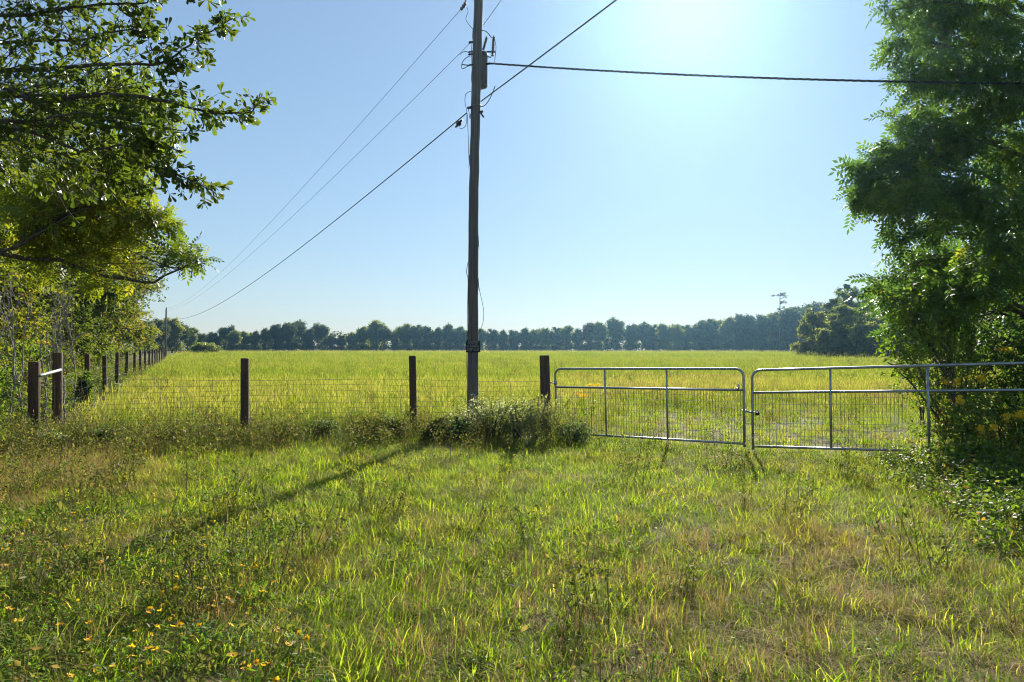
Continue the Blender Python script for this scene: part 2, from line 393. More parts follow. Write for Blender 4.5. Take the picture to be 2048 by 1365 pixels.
class Tree:
    def __init__(s, seed): s.r = np.random.default_rng(seed); s.bV = []; s.bF = []; s.bn = 0; s.lV = []; s.lF = []; s.ln = 0; s.lT = []
    def _b(s, V, Fq): s.bV.append(V); s.bF.append(Fq + s.bn); s.bn += len(V)
    def _l(s, V, Fa, T): s.lV.append(V); s.lF.append(Fa + s.ln); s.ln += len(V); s.lT.append(T)
    def stem(s, pts, r0, r1, K=12, wob=.03, sides=7):
        pts = np.asarray(pts, float); n = len(pts)
        tt = np.linspace(0, n - 1, K); i = np.minimum(tt.astype(int), n - 2); f = (tt - i)[:, None]
        # Catmull-Rom through the points
        p0 = pts[np.maximum(i - 1, 0)]; p1 = pts[i]; p2 = pts[i + 1]; p3 = pts[np.minimum(i + 2, n - 1)]
        C = .5 * ((2 * p1) + (-p0 + p2) * f + (2 * p0 - 5 * p1 + 4 * p2 - p3) * f ** 2 + (-p0 + 3 * p1 - 3 * p2 + p3) * f ** 3)
        ln = np.linalg.norm(pts[-1] - pts[0])
        nz = s.r.normal(size=(K, 3)) * wob * ln * np.minimum(1, np.arange(K) / 2)[:, None] * .35
        nz[-1] = 0
        C = C + nz
        R = r0 + (r1 - r0) * np.linspace(0, 1, K) ** .8
        V, Fq = tubes(C[None], R[None], sides); s._b(V, Fq)
        return C
    def spray(s, line, c, rad, ntw, nlf, tpl, size, droop=.3, twr=.006, up=.6, tint=None, start=.35, jitter=.0, surf=.45, twigs=True, spread=.8, along=.5):
        """twigs from a limb out into an ellipsoid of foliage, leaves along them"""
        r = s.r; c = np.asarray(c, float); rad = np.broadcast_to(np.asarray(rad, float), (3,))
        k = r.uniform(start, 1, ntw) * (len(line) - 1); i = np.minimum(k.astype(int), len(line) - 2)
        S0 = line[i] + (line[i + 1] - line[i]) * (k - i)[:, None]
        d = unit(r.normal(size=(ntw, 3))); q = r.uniform(0, 1, ntw) ** surf
        E = c + d * q[:, None] * rad
        ln = np.linalg.norm(E - S0, axis=1)
        Mi = .5 * (S0 + E) + r.normal(size=(ntw, 3)) * ln[:, None] * .12 + np.array((0, 0, 1)) * (ln * .16)[:, None]
        if twigs:
            m_ = ntw if twigs is True else max(1, int(ntw * twigs))       # twigs may be a share of them
            t = np.broadcast_to(np.linspace(0, 1, 5), (m_, 5))
            C = bez(S0[:m_, None], Mi[:m_, None], E[:m_, None], t)
            R = np.clip(ln[:m_], .3, 3)[:, None] * twr * np.linspace(1, .3, 5)
            s._b(*tubes(C, R, 3))
        t = r.uniform(.3, 1.0, (ntw, nlf)); t[:, 0] = 1
        p = bez(S0[:, None], Mi[:, None], E[:, None], t)
        tg = 2 * (1 - t[..., None]) * (Mi - S0)[:, None] + 2 * t[..., None] * (E - Mi)[:, None]
        tg = unit(tg).reshape(-1, 3); p = p.reshape(-1, 3) + (r.normal(size=(ntw * nlf, 3)) * jitter if jitter else 0)
        dd = tg * along + unit(r.normal(size=p.shape)) * spread + np.array((0, 0, -droop))
        nr = unit(r.normal(size=p.shape)) + np.array((0, 0, up))
        tv, tf = TPL[tpl]
        sz = size * r.uniform(.65, 1.25, len(p))
        V, Fa = place_leaves(tv, tf, p, dd, nr, sz)
        base = .45 if tint is None else tint
        tt = np.clip(base + r.normal(size=(ntw, 1)) * .12 + r.normal(size=(ntw, nlf)) * .13 + (r.uniform(size=(ntw, nlf)) > .985) * .6, 0, 1).ravel()
        s._l(V, Fa, np.repeat(tt, len(tv)))
    def finish(s, name, label, cat, bark, leaf, loc=(0, 0, 0), group=None, leafname='crown'):
        o = thing(name, label, cat, loc, group)
        off = np.array(loc, float)
        if s.bV: link('trunk', np_mesh('trunk', np.concatenate(s.bV) - off, [np.concatenate(s.bF)], bark, smooth=True), o)
        if s.lV: link(leafname, np_mesh(leafname, np.concatenate(s.lV) - off, [np.concatenate(s.lF)], leaf, tint=np.concatenate(s.lT)), o)
        return o


def puff_tree(seed, name, label, cat, base, trunk, r0, puffs, tpl, size, leaf, bark='bark', nlf=8, dens=1.0, droop=.3, twr=.006, group=None, twigs=True, tint=.45, up=.6, start=.35, limb_r=.35, jitter=0, surf=.45):
    """trunk: list of points; puffs: (centre, radius(3), number of twigs)"""
    T = Tree(seed); r = T.r
    TC = T.stem([base] + list(trunk), r0, r0 * .3, 14, .015)
    for (c, rad, ntw) in puffs:
        c = np.asarray(c, float); rad = np.broadcast_to(np.asarray(rad, float), (3,))
        zt = TC[:, 2]; want = c[2] - .55 * np.linalg.norm(c[:2] - TC[-1, :2]) - .2 * rad[2]
        i = int(np.clip(np.argmin(np.abs(zt - want)), 3, len(TC) - 1))
        a = TC[i]; ln = np.linalg.norm(c - a)
        mid = .5 * (a + c) + np.array((0, 0, .12 * ln)) + r.normal(size=3) * .06 * ln
        lr = r0 * limb_r * (1 - .5 * i / len(TC))
        end = c + (c - a) / (ln + 1e-6) * rad.mean() * .35
        line = T.stem([a, mid, end], max(lr, .012), max(lr * .25, .006), 9, .05, 5)
        T.spray(line, c, rad, max(3, int(ntw * dens)), nlf, tpl, size, droop, twr, up, tint + r.normal() * .08, start, jitter, surf, twigs)
    return T.finish(name, label, cat, M[bark], M[leaf], tuple(base), group)


# ---- the water oak whose boughs hang into the upper left
def near_oak():
    T = Tree(21); r = T.r
    Yd = 5.9
    base = np.array((-7.6, 6.1, float(ground(-7.6, 6.1))))
    TC = T.stem([base, (-7.5, 6.1, 2.4), (-7.3, 6.0, 5.0), (-7.0, 5.9, 8.5)], .24, .11, 14, .01, 10)
    tv, tf = TPL['oak']
    pos = []; dirs = []; sizes = []
    def q(px, py, dY=0): return P(px, py, Yd + dY)
    boughs = [
        ([q(-420, 330), q(-160, 170), q(90, 138, .1), q(235, 130, .1), q(330, 124), q(395, 76), q(474, 36)], .030),
        ([q(-430, 350), q(-150, 200), q(90, 195, -.1), q(250, 190), q(335, 205), q(425, 226), q(495, 224), q(528, 202)], .034),
        ([q(-430, 360), q(-120, 150), q(20, 180, -.2), q(140, 248, -.2), q(255, 318), q(345, 345), q(425, 382)], .036),
        ([q(-430, 330), q(-180, 60), q(60, 30, .3), q(190, 10, .3), q(285, 8, .4), q(302, -10, .4)], .030),
        ([q(-420, 330), q(-160, 110), q(40, 84, .5), q(160, 80, .5), q(245, 62, .5), q(305, 60, .5)], .026),
        ([q(-430, 380), q(-200, 250), q(-30, 280, .2), q(90, 300, .2), q(185, 335, .1), q(290, 372)], .026),
        ([q(-420, 330), q(-260, -80), q(0, -90, .3), q(200, -70), q(330, -40), q(405, -6)], .030),
        ([q(-430, 370), q(-160, 250), q(40, 262, -.4), q(160, 300, -.4), q(240, 292, -.3), q(330, 296)], .028),
        ([q(-430, 400), q(-220, 300), q(-60, 250, -.5), q(60, 240, -.5), q(170, 228, -.4), q(300, 250, -.3), q(372, 262, -.2)], .026),
    ]
    lines = []
    for pts, r0 in boughs:
        C = T.stem(pts, r0, .0035, 26, .006, 5); lines.append(C)
    S0s = []; Es = []
    for bi, C in enumerate(lines):
        n = 104 if bi < 3 else 88
        cl = np.concatenate([[0], np.cumsum(np.linalg.norm(np.diff(C, axis=0), axis=1))]); cl /= cl[-1]
        k = np.interp(.33 + .66 * r.uniform(0, 1, n), cl, np.arange(26)) * .9999; i = np.minimum(k.astype(int), 24)
        S0 = C[i] + (C[i + 1] - C[i]) * (k - i)[:, None]
        tg = unit(C[i + 1] - C[i])
        f = np.interp(k, np.arange(26), cl)
        ln = r.uniform(.10, .46, n) * (1.1 - .75 * sstep(.68, 1.0, f))
        d = unit(tg * .75 + unit(r.normal(size=(n, 3))) * .8 + np.array((0, 0, -.05)))
        # further in, the twigs spread wider and fill the crown
        E = S0 + d * ln[:, None] * (1 + .6 * (f < .7))[:, None]
        S0s.append(S0); Es.append(E)
        S0s.append(C[-1:]); Es.append(C[-1:] + unit(C[-1:] - C[-2:-1]) * .07)
    S0 = np.concatenate(S0s); E = np.concatenate(Es); n = len(S0)
    ln = np.linalg.norm(E - S0, axis=1)
    Mi = .5 * (S0 + E) + r.normal(size=(n, 3)) * ln[:, None] * .12
    t5 = np.broadcast_to(np.linspace(0, 1, 5), (n, 5))
    T._b(*tubes(bez(S0[:, None], Mi[:, None], E[:, None], t5), np.clip(ln, .12, .6)[:, None] * .009 * np.linspace(1, .4, 5), 3))
    nl = 10
    t = np.clip(1 - r.uniform(0, 1, (n, nl)) ** 1.1 * .85, 0, 1); t[:, :3] = r.uniform(.95, 1, (n, 3))
    p = bez(S0[:, None], Mi[:, None], E[:, None], t)
    tg = unit(2 * (1 - t[..., None]) * (Mi - S0)[:, None] + 2 * t[..., None] * (E - Mi)[:, None]).reshape(-1, 3)
    p = p.reshape(-1, 3)
    dd = tg * .55 + unit(r.normal(size=p.shape)) * .8 + np.array((0, 0, -.22))
    nr = unit(r.normal(size=p.shape)) * .9 + np.array((0, 0, .6))
    sz = .082 * r.uniform(.6, 1.25, len(p))
    tint = np.clip(.42 + np.repeat(r.normal(size=n) * .12, nl) + r.normal(size=len(p)) * .15 + (r.uniform(size=len(p)) > .992) * .7, 0, 1)
    o = thing('oak_tree', 'water oak whose nearest dark boughs of paddle-shaped leaves hang into the sky', 'tree', tuple(base))
    link('trunk', np_mesh('trunk', np.concatenate(T.bV) - base, [np.concatenate(T.bF)], M['bark'], smooth=True), o)
    # leaves seen one by one against the sky: the outermost 300
    px = 1024 + F * p[:, 0] / p[:, 1]; py = 700 - F * (p[:, 2] - EYE) / p[:, 1]
    lim = 330 - .25 * np.abs(py - 210) + 0 * px
    score = np.where((py > -5) & (py < 420) & (px < 560), px - lim, -1e9)
    order = np.argsort(-score); single = order[:300]; rest = order[300:]
    V, Fa = place_leaves(tv, tf, p[rest], dd[rest], nr[rest], sz[rest])
    fo = link('foliage', np_mesh('foliage', V - base, [Fa], M['oak_leaf'], tint=np.repeat(tint[rest], len(tv))), o); fo['kind'] = 'stuff'
    lms = [np_mesh('leaf', tv, [tf], M['oak_leaf'], tint=np.full(len(tv), c)) for c in (.25, .4, .5, .62, .8)]
    y = unit(dd[single]); x = unit(np.cross(y, nr[single])); z = np.cross(x, y)
    for j, k in enumerate(single):
        lf = link('leaf', lms[int(np.clip(tint[k] * 5, 0, 4))], o)
        Mx = Matrix(((x[j][0], y[j][0], z[j][0]), (x[j][1], y[j][1], z[j][1]), (x[j][2], y[j][2], z[j][2]))).to_4x4()
        lf.matrix_local = Matrix.Translation(Vector(p[k] - base)) @ Mx @ Matrix.Scale(sz[k], 4)
near_oak()

# ---- yellowing pinnate-leaved tree behind the oak, one long low limb reaching right
def left_pecan():
    T = Tree(33); Y = 11.0
    base = np.array((-10.6, 11.2, float(ground(-10.6, 11.2))))
    TC = T.stem([base, (-10.4, 11.1, 2.2), (-10.1, 11.0, 4.5), (-9.6, 11.0, 8.0)], .22, .07, 14, .012, 9)
    def limb(pts, r0): return T.stem([P(a, b, Y + (c if c else 0)) for a, b, c in pts], r0, .010, 18, .010, 6)
    l1 = limb([(-180, 470, 0), (20, 512, 0), (110, 522, 0), (190, 548, 0), (262, 561, 0), (310, 561, 0), (360, 540, 0), (405, 516, 0)], .050)
    l2 = limb([(-180, 420, 0), (-20, 500, .2), (90, 515, .3), (180, 500, .4), (260, 470, .4), (340, 430, .3)], .045)
    l3 = limb([(-180, 380, 0), (-20, 430, .3), (80, 420, .5), (150, 380, .5), (230, 330, .5), (300, 300, .4)], .04)
    l4 = limb([(-180, 300, 0), (-20, 300, .4), (80, 250, .6), (160, 215, .6), (250, 190, .6)], .04)
    l5 = limb([(-180, 420, 0), (-10, 500, -.5), (70, 470, -.6), (140, 430, -.6), (220, 400, -.5)], .035)
    def sp(line, px, py, dY, rpx, n, tint, start=.4, size=.24):
        rr = rpx / F * Y
        T.spray(line, P(px, py - 10, Y + dY), (rr, rr * 1.2, rr * .8), n, 7, 'pinnate', size, .22, .003, .7, tint, start)
    for line, px, py, rp, n, tn, stt in [
        (l1, 375, 515, 40, 11, .30, .8), (l1, 330, 530, 32, 4, .35, .7), (l1, 340, 490, 38, 7, .32, .7), (l2, 295, 440, 42, 16, .6, .6), (l2, 345, 455, 30, 6, .4, .8),
        (l2, 230, 460, 70, 40, .7, .3), (l5, 180, 410, 80, 46, .8, .3), (l5, 250, 380, 55, 40, .78, .5), (l3, 250, 330, 60, 42, .6, .4),
        (l3, 130, 380, 80, 46, .62, .3), (l3, 310, 305, 38, 24, .45, .7), (l4, 150, 240, 80, 30, .5, .3), (l4, 270, 200, 55, 30, .5, .6),
        (l4, 50, 290, 80, 34, .5, .2), (l1, 120, 500, 50, 26, .6, .1), (l1, 210, 520, 36, 16, .7, .2), (l2, 60, 450, 80, 46, .6, .1), (l5, 20, 400, 80, 40, .55, 0),
        (l4, 330, 250, 45, 18, .42, .75), (l1, 60, 560, 50, 14, .6, .1), (l1, 190, 585, 26, 5, .78, .3)]:
        sp(line, px, py, T.r.uniform(-.5, .6), rp, n, tn, stt)
    T.finish('pecan_tree', 'yellowing tree behind the oak with one long bare limb drooping over the fence', 'tree', M['bark'], M['pecan_leaf'], tuple(base))
left_pecan()


def rnd_puffs(r, c, rx, rz, n, pr, ntw):
    """cluster centres through a crown, more of them near its outside"""
    out = []
    for i in range(n):
        d = unit(r.normal(size=3)); q = r.uniform(.15, 1) ** .5
        p = np.asarray(c) + d * q * np.array((rx, rx, rz)) * .8
        out.append((p, pr * r.uniform(.7, 1.3) * np.array((1, 1, .75)), ntw))
    return out


# ---- row of woodland trees left of the long fence
LW = [  # x, y, crown radius, height, tint, label
    (-14.6, 17.0, 2.6, 7.6, .62, 'olive-leaved tree right behind the long sagging limb at the start of the fence'),
    (-17.6, 22.0, 3.0, 9.4, .72, 'bright yellow-green tree above the third and fourth posts of the long fence'),
    (-20.0, 26.5, 3.0, 8.4, .45, 'broad green tree bordering the long fence with pale bare stems beneath it'),
    (-23.6, 34.0, 3.9, 11.6, .34, 'dark rounded tree halfway along the long fence, darkest of that row'),
    (-28.2, 44.5, 4.4, 14.0, .42, 'tall dark green tree beyond the rounded dark one along the long fence'),
    (-34.8, 57.0, 5.0, 15.0, .56, 'olive-brown tree overhanging the thin far posts of the long fence'),
    (-44.8, 76.0, 6.0, 16.0, .50, 'green tree at the sky edge over the last posts of the long fence'),
    (-19.5, 17.5, 3.4, 10.5, .5, 'big tree deep in the wood behind the olive tree at the left'),
    (-25.5, 25.0, 3.8, 12.5, .45, 'tall tree deep in the left wood behind the broad green one'),
    (-31.5, 36.0, 4.6, 13.5, .4, 'high tree at the back of the left wood behind the dark rounded one'),
    (-14.2, 13.0, 2.6, 5.4, .5, 'low-branched tree at the left edge behind the corner posts'),
    (-22.5, 19.5, 3.6, 9.5, .4, 'shaded tree at the back of the left wood near the picture edge'),
]
for i, (x, y, cr, h, tn, lb) in enumerate(LW):
    r = np.random.default_rng(100 + i)
    b = np.array((x, y, float(ground(x, y))))
    size = .085 + .0012 * y
    pf = rnd_puffs(r, (x, y, h * .60), cr, h * .42, 44, cr * .38, 26 if y < 30 else 38)
    pf += rnd_puffs(r, (x, y, h * .24), cr * .9, h * .2, 20, cr * .38, 26)
    puff_tree(200 + i, 'woodland_tree', lb, 'tree', b, [b + (r.normal() * .2, 0, h * .3), b + (r.normal() * .4, 0, h * .62), b + (r.normal() * .5, 0, h * .9)],
              .14 + .008 * h, pf, 'rhomb', size * 1.75, 'wood_leaf', nlf=15, twigs=.3, tint=tn, group='woodland trees left of the long fence', twr=.004)

# bare grey stems and understorey in front of the wood
def sapling_stems():
    r = np.random.default_rng(77)
    spots = [(22, 640, 13.5, 3.2), (48, 655, 14.2, 2.9), (88, 690, 15.5, 3.0), (104, 660, 16.5, 3.6), (150, 690, 19, 3.2), (8, 690, 13, 2.4), (130, 700, 15, 2.4)]
    lbs = ['thin pale bare stem at the extreme left of the wood edge', 'pale crooked bare stem between two others at the wood edge', 'slender grey stem behind the two tall corner posts',
           'straight pale stem standing just behind the corner brace', 'grey bare stem in the wood over the second fence post', 'short pale twiggy stem lowest at the left edge', 'short grey forked stem right of the taller corner post']
    for k, (px, py, Y, h) in enumerate(spots):
        T = Tree(300 + k); x = (px - 1024) / F * Y; b = np.array((x, Y, float(ground(x, Y))))
        C = T.stem([b, b + (r.normal() * .15, 0, h * .45), b + (r.normal() * .3 + .1, 0, h)], .022, .006, 12, .02, 5)
        for j in range(7):
            i = r.integers(3, 11); d = unit(np.array((r.normal(), r.normal() * .5, .9)))
            T.stem([C[i], C[i] + d * .35, C[i] + d * r.uniform(.5, .9) + (0, 0, .1)], .009, .003, 6, .05, 4)
        T.spray(C, C[-1], (.45, .45, .4), 14, 5, 'oval', .06, tint=.6)
        T.finish('sapling', lbs[k], 'sapling', M['pale_bark'], M['wood_leaf'], tuple(b), 'bare saplings at the edge of the left wood')
sapling_stems()


def shrub(seed, name, label, x, y, rx, h, ntw, nlf, tpl, size, leaf, bark='bark', ry=None, droop=.1, tint=.45, stems=7, group=None, extra=None):
    T = Tree(seed); r = T.r; b = np.array((x, y, float(ground(x, y)) - .03)); ry = ry or rx
    for k in range(stems):
        a = r.uniform(0, 2 * np.pi); q = r.uniform(.2, .8)
        e = b + (np.cos(a) * rx * q, np.sin(a) * ry * q, h * r.uniform(.5, .85))
        C = T.stem([b + (np.cos(a) * rx * q * .35, np.sin(a) * ry * q * .35, 0), .5 * (b + e) + (0, 0, h * .1), e], .012 + .006 * h, .004, 8, .05, 4)
        T.spray(C, e - (0, 0, h * .12), (rx * .5, ry * .5, h * .36), ntw, nlf, tpl, size, droop, .006, .5, tint + r.normal() * .1, .1, .01, .5, .5)
    if extra: extra(T, b)
    return T.finish(name, label, 'shrub', M[bark], M[leaf], tuple(b), group, 'leaves')

LS = [(-9.2, 11.2, .9, 1.5, 'vine-covered bush left of the two corner posts'), (-10.2, 12.8, 1.1, 1.7, 'bush with yellowing leaves directly behind the corner posts'),
      (-12.0, 15.5, 1.1, 1.8, 'leafy bush growing between the corner brace and the second post'), (-13.2, 18.0, 1.2, 1.6, 'low green bush in the wood edge behind the second post'),
      (-16.9, 23.5, 1.5, 1.9, 'rounded bush under the wood by the middle fence posts'), (-8.0, 9.4, .8, .9, 'low tangled bush at the left edge in front of the corner posts'),
      (-11.75, 18.7, .28, 1.15, 'climbing leafy vine wrapped round the second post of the long fence'), (-21.2, 32.0, 1.8, 2.4, 'shadowed bush under the dark rounded tree'),
      (-27.5, 46.0, 2.2, 2.6, 'bush under the tall trees near the thin far posts'), (-38.5, 66, 2.8, 3.2, 'pale bush at the far end of the long fence'),
      (-15.6, 21.0, 1.6, 2.4, 'tall bush filling the gap under the wood behind the fence'), (-15.5, 15.0, 2.2, 3.0, 'large shaded bush deep in the left wood')]
for k, (x, y, rx, h, lb) in enumerate(LS):
    shrub(400 + k, 'bush', lb, x, y, rx, h, 26, 12, 'rhomb', .085 + .001 * y, 'vine' if k % 2 == 0 else 'wood_leaf', tint=.5, group='bushes under the left wood')

# young pine at the left edge
def pine_sprays(T, C, n, reach, needles, nl, r):
    for j in range(n):
        i = int(r.integers(3, len(C))); a = r.uniform(0, 2 * np.pi); L_ = reach * (1.15 - i / len(C)) * r.uniform(.6, 1)
        d = np.array((np.cos(a), np.sin(a), .25))
        e = C[i] + d * L_; br = T.stem([C[i], C[i] + d * L_ * .5 - (0, 0, .03 * L_), e], .008 + .006 * L_, .004, 6, .03, 4)
        T.spray(br, e - d * L_ * .35, (L_ * .4, L_ * .4, L_ * .22), needles, nl, 'needle', .16, -.1, .004, .2, .45, .3, along=1.0, spread=.7)
TPL['needle'] = (np.array([(-.03, 0, 0), (.03, 0, 0), (0, 1, 0), (0, 0, -.03), (.2, .95, .1), (.15, .1, 0)], float), np.array([(0, 1, 2), (3, 5, 4)]))
def left_pine():
    T = Tree(61); b = np.array((-7.25, 8.6, float(ground(-7.25, 8.6))))
    C = T.stem([b, b + (.05, 0, 1.2), b + (0, 0, 2.9)], .05, .01, 12, .01, 6)
    pine_sprays(T, C, 42, 1.0, 9, 16, T.r)
    T.finish('young_pine', 'young pine with fine soft needles cut off by the left picture edge', 'tree', M['bark'], M['needle'], tuple(b), leafname='needles')
left_pine()

# ---- right-hand trees
def right_tree():
    T = Tree(41); Y = 12.6; r = T.r
    base = np.array((10.9, 13.2, float(ground(10.9, 13.2))))
    TC = T.stem([base, (10.7, 13.2, 3.0), (10.3, 13.0, 6.5), (9.9, 12.8, 10.5)], .26, .10, 14, .012, 9)
    pf = [(1850, 40, 85, 40), (1800, 95, 48, 22), (1785, 20, 40, 16), (1960, 60, 110, 50), (1900, 150, 90, 44), (1815, 235, 45, 24), (1800, 160, 40, 18), (1850, 300, 85, 44),
          (1790, 300, 50, 26), (1745, 325, 42, 22), (1715, 400, 30, 24), (1760, 395, 48, 32), (1735, 360, 40, 24), (1810, 390, 60, 30), (1930, 260, 100, 50), (2000, 180, 110, 50), (2040, 320, 110, 44), (1890, 400, 90, 40),
          (1980, 420, 110, 44), (1800, 480, 55, 22), (1850, 520, 75, 34), (1790, 530, 40, 14), (1930, 540, 90, 36), (1790, 600, 45, 20), (1840, 600, 85, 20), (1735, 580, 36, 12), (1800, 650, 40, 16), (1905, 640, 100, 26), (2030, 520, 110, 36), (1960, -60, 140, 40), (1860, -70, 90, 26), (2140, 60, 150, 40), (2160, 300, 150, 40), (2170, 520, 150, 36)]
    for px, py, rp, n in pf:
        dY = r.uniform(-1.0, 1.0); c = P(px, py, Y + dY); rr = rp / F * Y
        a = TC[int(np.clip(np.argmin(np.abs(TC[:, 2] - (c[2] - .5))), 3, 13))]
        line = T.stem([a, .5 * (a + c) + (0, 0, .35), c], .045, .010, 10, .035, 5)
        T.spray(line, c, (rr, rr * 1.25, rr * .9), max(6, int(n * (.70 if px < 1830 else 1.0))), 8, 'pinnate', .285, .5, .005, .6, .42 + .16 * r.normal() * .6, .45)
    T.finish('walnut_tree', 'tall tree with feathery drooping leaves filling the upper right corner', 'tree', M['bark'], M['right_leaf'], tuple(base))
right_tree()


def right_wood():
    r = np.random.default_rng(52)
    spec = [
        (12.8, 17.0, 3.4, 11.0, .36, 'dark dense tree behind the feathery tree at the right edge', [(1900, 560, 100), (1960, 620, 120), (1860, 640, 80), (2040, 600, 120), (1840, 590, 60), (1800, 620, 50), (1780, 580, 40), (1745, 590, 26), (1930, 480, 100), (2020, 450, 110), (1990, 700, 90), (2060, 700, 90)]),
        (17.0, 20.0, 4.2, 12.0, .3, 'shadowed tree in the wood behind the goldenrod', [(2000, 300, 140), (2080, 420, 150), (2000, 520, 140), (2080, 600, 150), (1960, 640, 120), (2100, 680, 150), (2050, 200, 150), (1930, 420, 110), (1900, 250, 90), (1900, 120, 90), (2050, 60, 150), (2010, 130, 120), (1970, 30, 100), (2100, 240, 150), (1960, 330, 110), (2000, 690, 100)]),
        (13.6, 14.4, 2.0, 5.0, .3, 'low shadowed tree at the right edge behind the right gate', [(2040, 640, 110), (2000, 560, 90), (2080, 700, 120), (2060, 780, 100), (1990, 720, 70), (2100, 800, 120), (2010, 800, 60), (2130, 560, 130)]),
    ]
    for k, (x, y, cr, h, tn, lb, pf) in enumerate(spec):
        b = np.array((x, y, float(ground(x, y))))
        puffs = []
        for px, py, rp in pf:
            Yp = y + r.uniform(-1.2, 1.2); rr = rp / F * Yp
            puffs.append((P(px, py, Yp), np.array((rr, rr * 1.2, rr * .9)), 46))
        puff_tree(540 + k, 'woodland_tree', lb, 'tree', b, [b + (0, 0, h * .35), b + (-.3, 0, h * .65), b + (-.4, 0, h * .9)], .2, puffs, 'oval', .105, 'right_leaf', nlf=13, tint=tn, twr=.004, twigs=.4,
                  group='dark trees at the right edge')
right_wood()


def right_sapling():
    T = Tree(71); r = T.r; b = np.array((7.75, 11.9, float(ground(7.75, 11.9))))
    st = [[b, P(1890, 745, 11.8), P(1850, 680, 11.7), P(1822, 620, 11.6)], [b, P(1905, 760, 12), P(1890, 690, 12.1), P(1880, 600, 12.2)], [b, P(1860, 790, 11.6), P(1835, 735, 11.5), P(1790, 690, 11.4)], [b, P(1850, 800, 11.5), P(1800, 745, 11.3), P(1775, 725, 11.3)],
          [b, P(1930, 780, 11.9), P(1940, 720, 12), P(1950, 660, 12.1)]]
    pf = [[(1830, 640, 55, 26), (1815, 600, 42, 18), (1850, 690, 45, 18)], [(1890, 620, 60, 26), (1880, 680, 50, 18), (1860, 580, 50, 18)], [(1800, 690, 45, 18), (1770, 700, 30, 8), (1840, 730, 40, 14)], [(1800, 745, 40, 9), (1840, 780, 35, 11)], [(1945, 690, 55, 18), (1930, 740, 45, 14)]]
    for s_, q in zip(st, pf):
        C = T.stem(s_, .022, .006, 14, .008, 6)
        for px, py, rp, n in q:
            rr = rp / F * 11.7
            T.spray(C, P(px, py, 11.7 + r.uniform(-.4, .4)), (rr, rr, rr * .9), n, 9, 'oval', .085, .2, .005, .7, .55, .3)
    T.finish('sapling', 'light green many-stemmed sapling leaning over the top bar of the right gate', 'sapling', M['bark'], M['sapling_leaf'], tuple(b))
right_sapling()

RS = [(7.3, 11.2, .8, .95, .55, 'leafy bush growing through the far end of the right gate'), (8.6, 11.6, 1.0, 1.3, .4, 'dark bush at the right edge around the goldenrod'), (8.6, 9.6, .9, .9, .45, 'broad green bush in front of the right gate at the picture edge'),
      (6.5, 9.7, .55, .5, .55, 'small bush in front of the cut-off lower bar of the right gate'), (7.6, 8.4, .9, .7, .45, 'low leafy bush below the right gate nearest the viewer'), (10.4, 13.8, 1.4, 2.3, .3, 'tall shaded bush under the feathery tree'), (9.4, 15.5, 1.5, 1.9, .42, 'shaded bush behind the light green sapling'), (8.7, 13.6, 1.1, 2.9, .5, 'tall leafy bush just behind the light green sapling'), (9.6, 14.6, 1.3, 3.6, .35, 'tallest dark bush filling the gap under the feathery tree'), (8.2, 12.6, .8, 1.5, .55, 'bright green bush at the foot of the light green sapling'), (10.2, 12.2, 1.1, 2.4, .35, 'shaded bush cut by the right picture edge above the gate rail')]
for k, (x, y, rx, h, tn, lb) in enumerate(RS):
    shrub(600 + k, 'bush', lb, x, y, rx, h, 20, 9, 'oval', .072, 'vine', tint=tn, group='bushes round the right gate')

# ---- mid-distance trees at the right
MT = [(1690, 618, 106, 40, 'olive', 'rounded mid-green tree right beside the pale olive one'), (1728, 648, 102, 34, 'olive', 'low leafy tree at the foot of the rust-tinged one'), (1655, 660, 104, 30, 'olive', 'lowest bushy tree at the foot of the pale olive one'), (1735, 605, 128, 46, 'olive', 'tall mixed green tree filling in behind the rust-tinged one'), (1775, 655, 105, 40, 'olive', 'low bushy tree at the field edge beside the sapling'), (1628, 622, 112, 36, 'olive', 'pale olive tree standing out before the blue treeline'), (1665, 612, 118, 30, 'pine', 'dark narrow tree between two paler ones right of the pale olive tree'),
      (1705, 588, 122, 44, 'olive', 'tall rust-tinged tree half hidden by the right-hand foliage'), (1752, 640, 112, 40, 'olive', 'low spreading green tree next to the feathery foliage'), (1690, 585, 140, 22, 'pine', 'pine with a pointed top rising behind the rust-tinged tree'),
      (1800, 610, 120, 50, 'olive', 'green tree glimpsed through the light green sapling'), (1870, 600, 120, 60, 'olive', 'green tree in the wood behind the light green sapling')]
for k, (px, top, Y, wpx, kind, lb) in enumerate(MT):
    r = np.random.default_rng(700 + k); x = (px - 1024) / F * Y; b = np.array((x, Y, float(ground(x, Y))))
    h = (P(px, top, Y)[2] - b[2]) * 1.12; cr = 1.12 * wpx / F * Y
    if kind == 'pine':
        pf = [((b + (r.normal() * .25 * cr, r.normal() * .25 * cr, h * q)), np.array((cr * (1.12 - q) + .3, cr * (1.12 - q) + .3, h * .07)), 22) for q in np.linspace(.05, .96, 15)]
    else:
        pf = rnd_puffs(r, b + (0, 0, h * .56), cr, h * .47, 32, cr * .34, 18) + rnd_puffs(r, b + (0, 0, h * .14), cr * 1.05, h * .15, 13, cr * .38, 16)
    puff_tree(720 + k, 'pine_tree' if kind == 'pine' else 'woodland_tree', lb, 'tree', b, [b + (0, 0, h * .4), b + (0, 0, h * .7), b + (0, 0, h * .92)], .22, pf, 'clump', .55, 'far_leaf' if kind == 'pine' else 'olive_leaf', nlf=9, tint=.5, twr=.004,
              group='trees at the right end of the field', up=.3, twigs=False)
bb = shrub(790, 'bush', 'pale green bush alone at the left end of the field before the treeline', -74.5, 165, 4.2, 2.7, 30, 12, 'clump', .7, 'olive_leaf', stems=9, tint=.6)

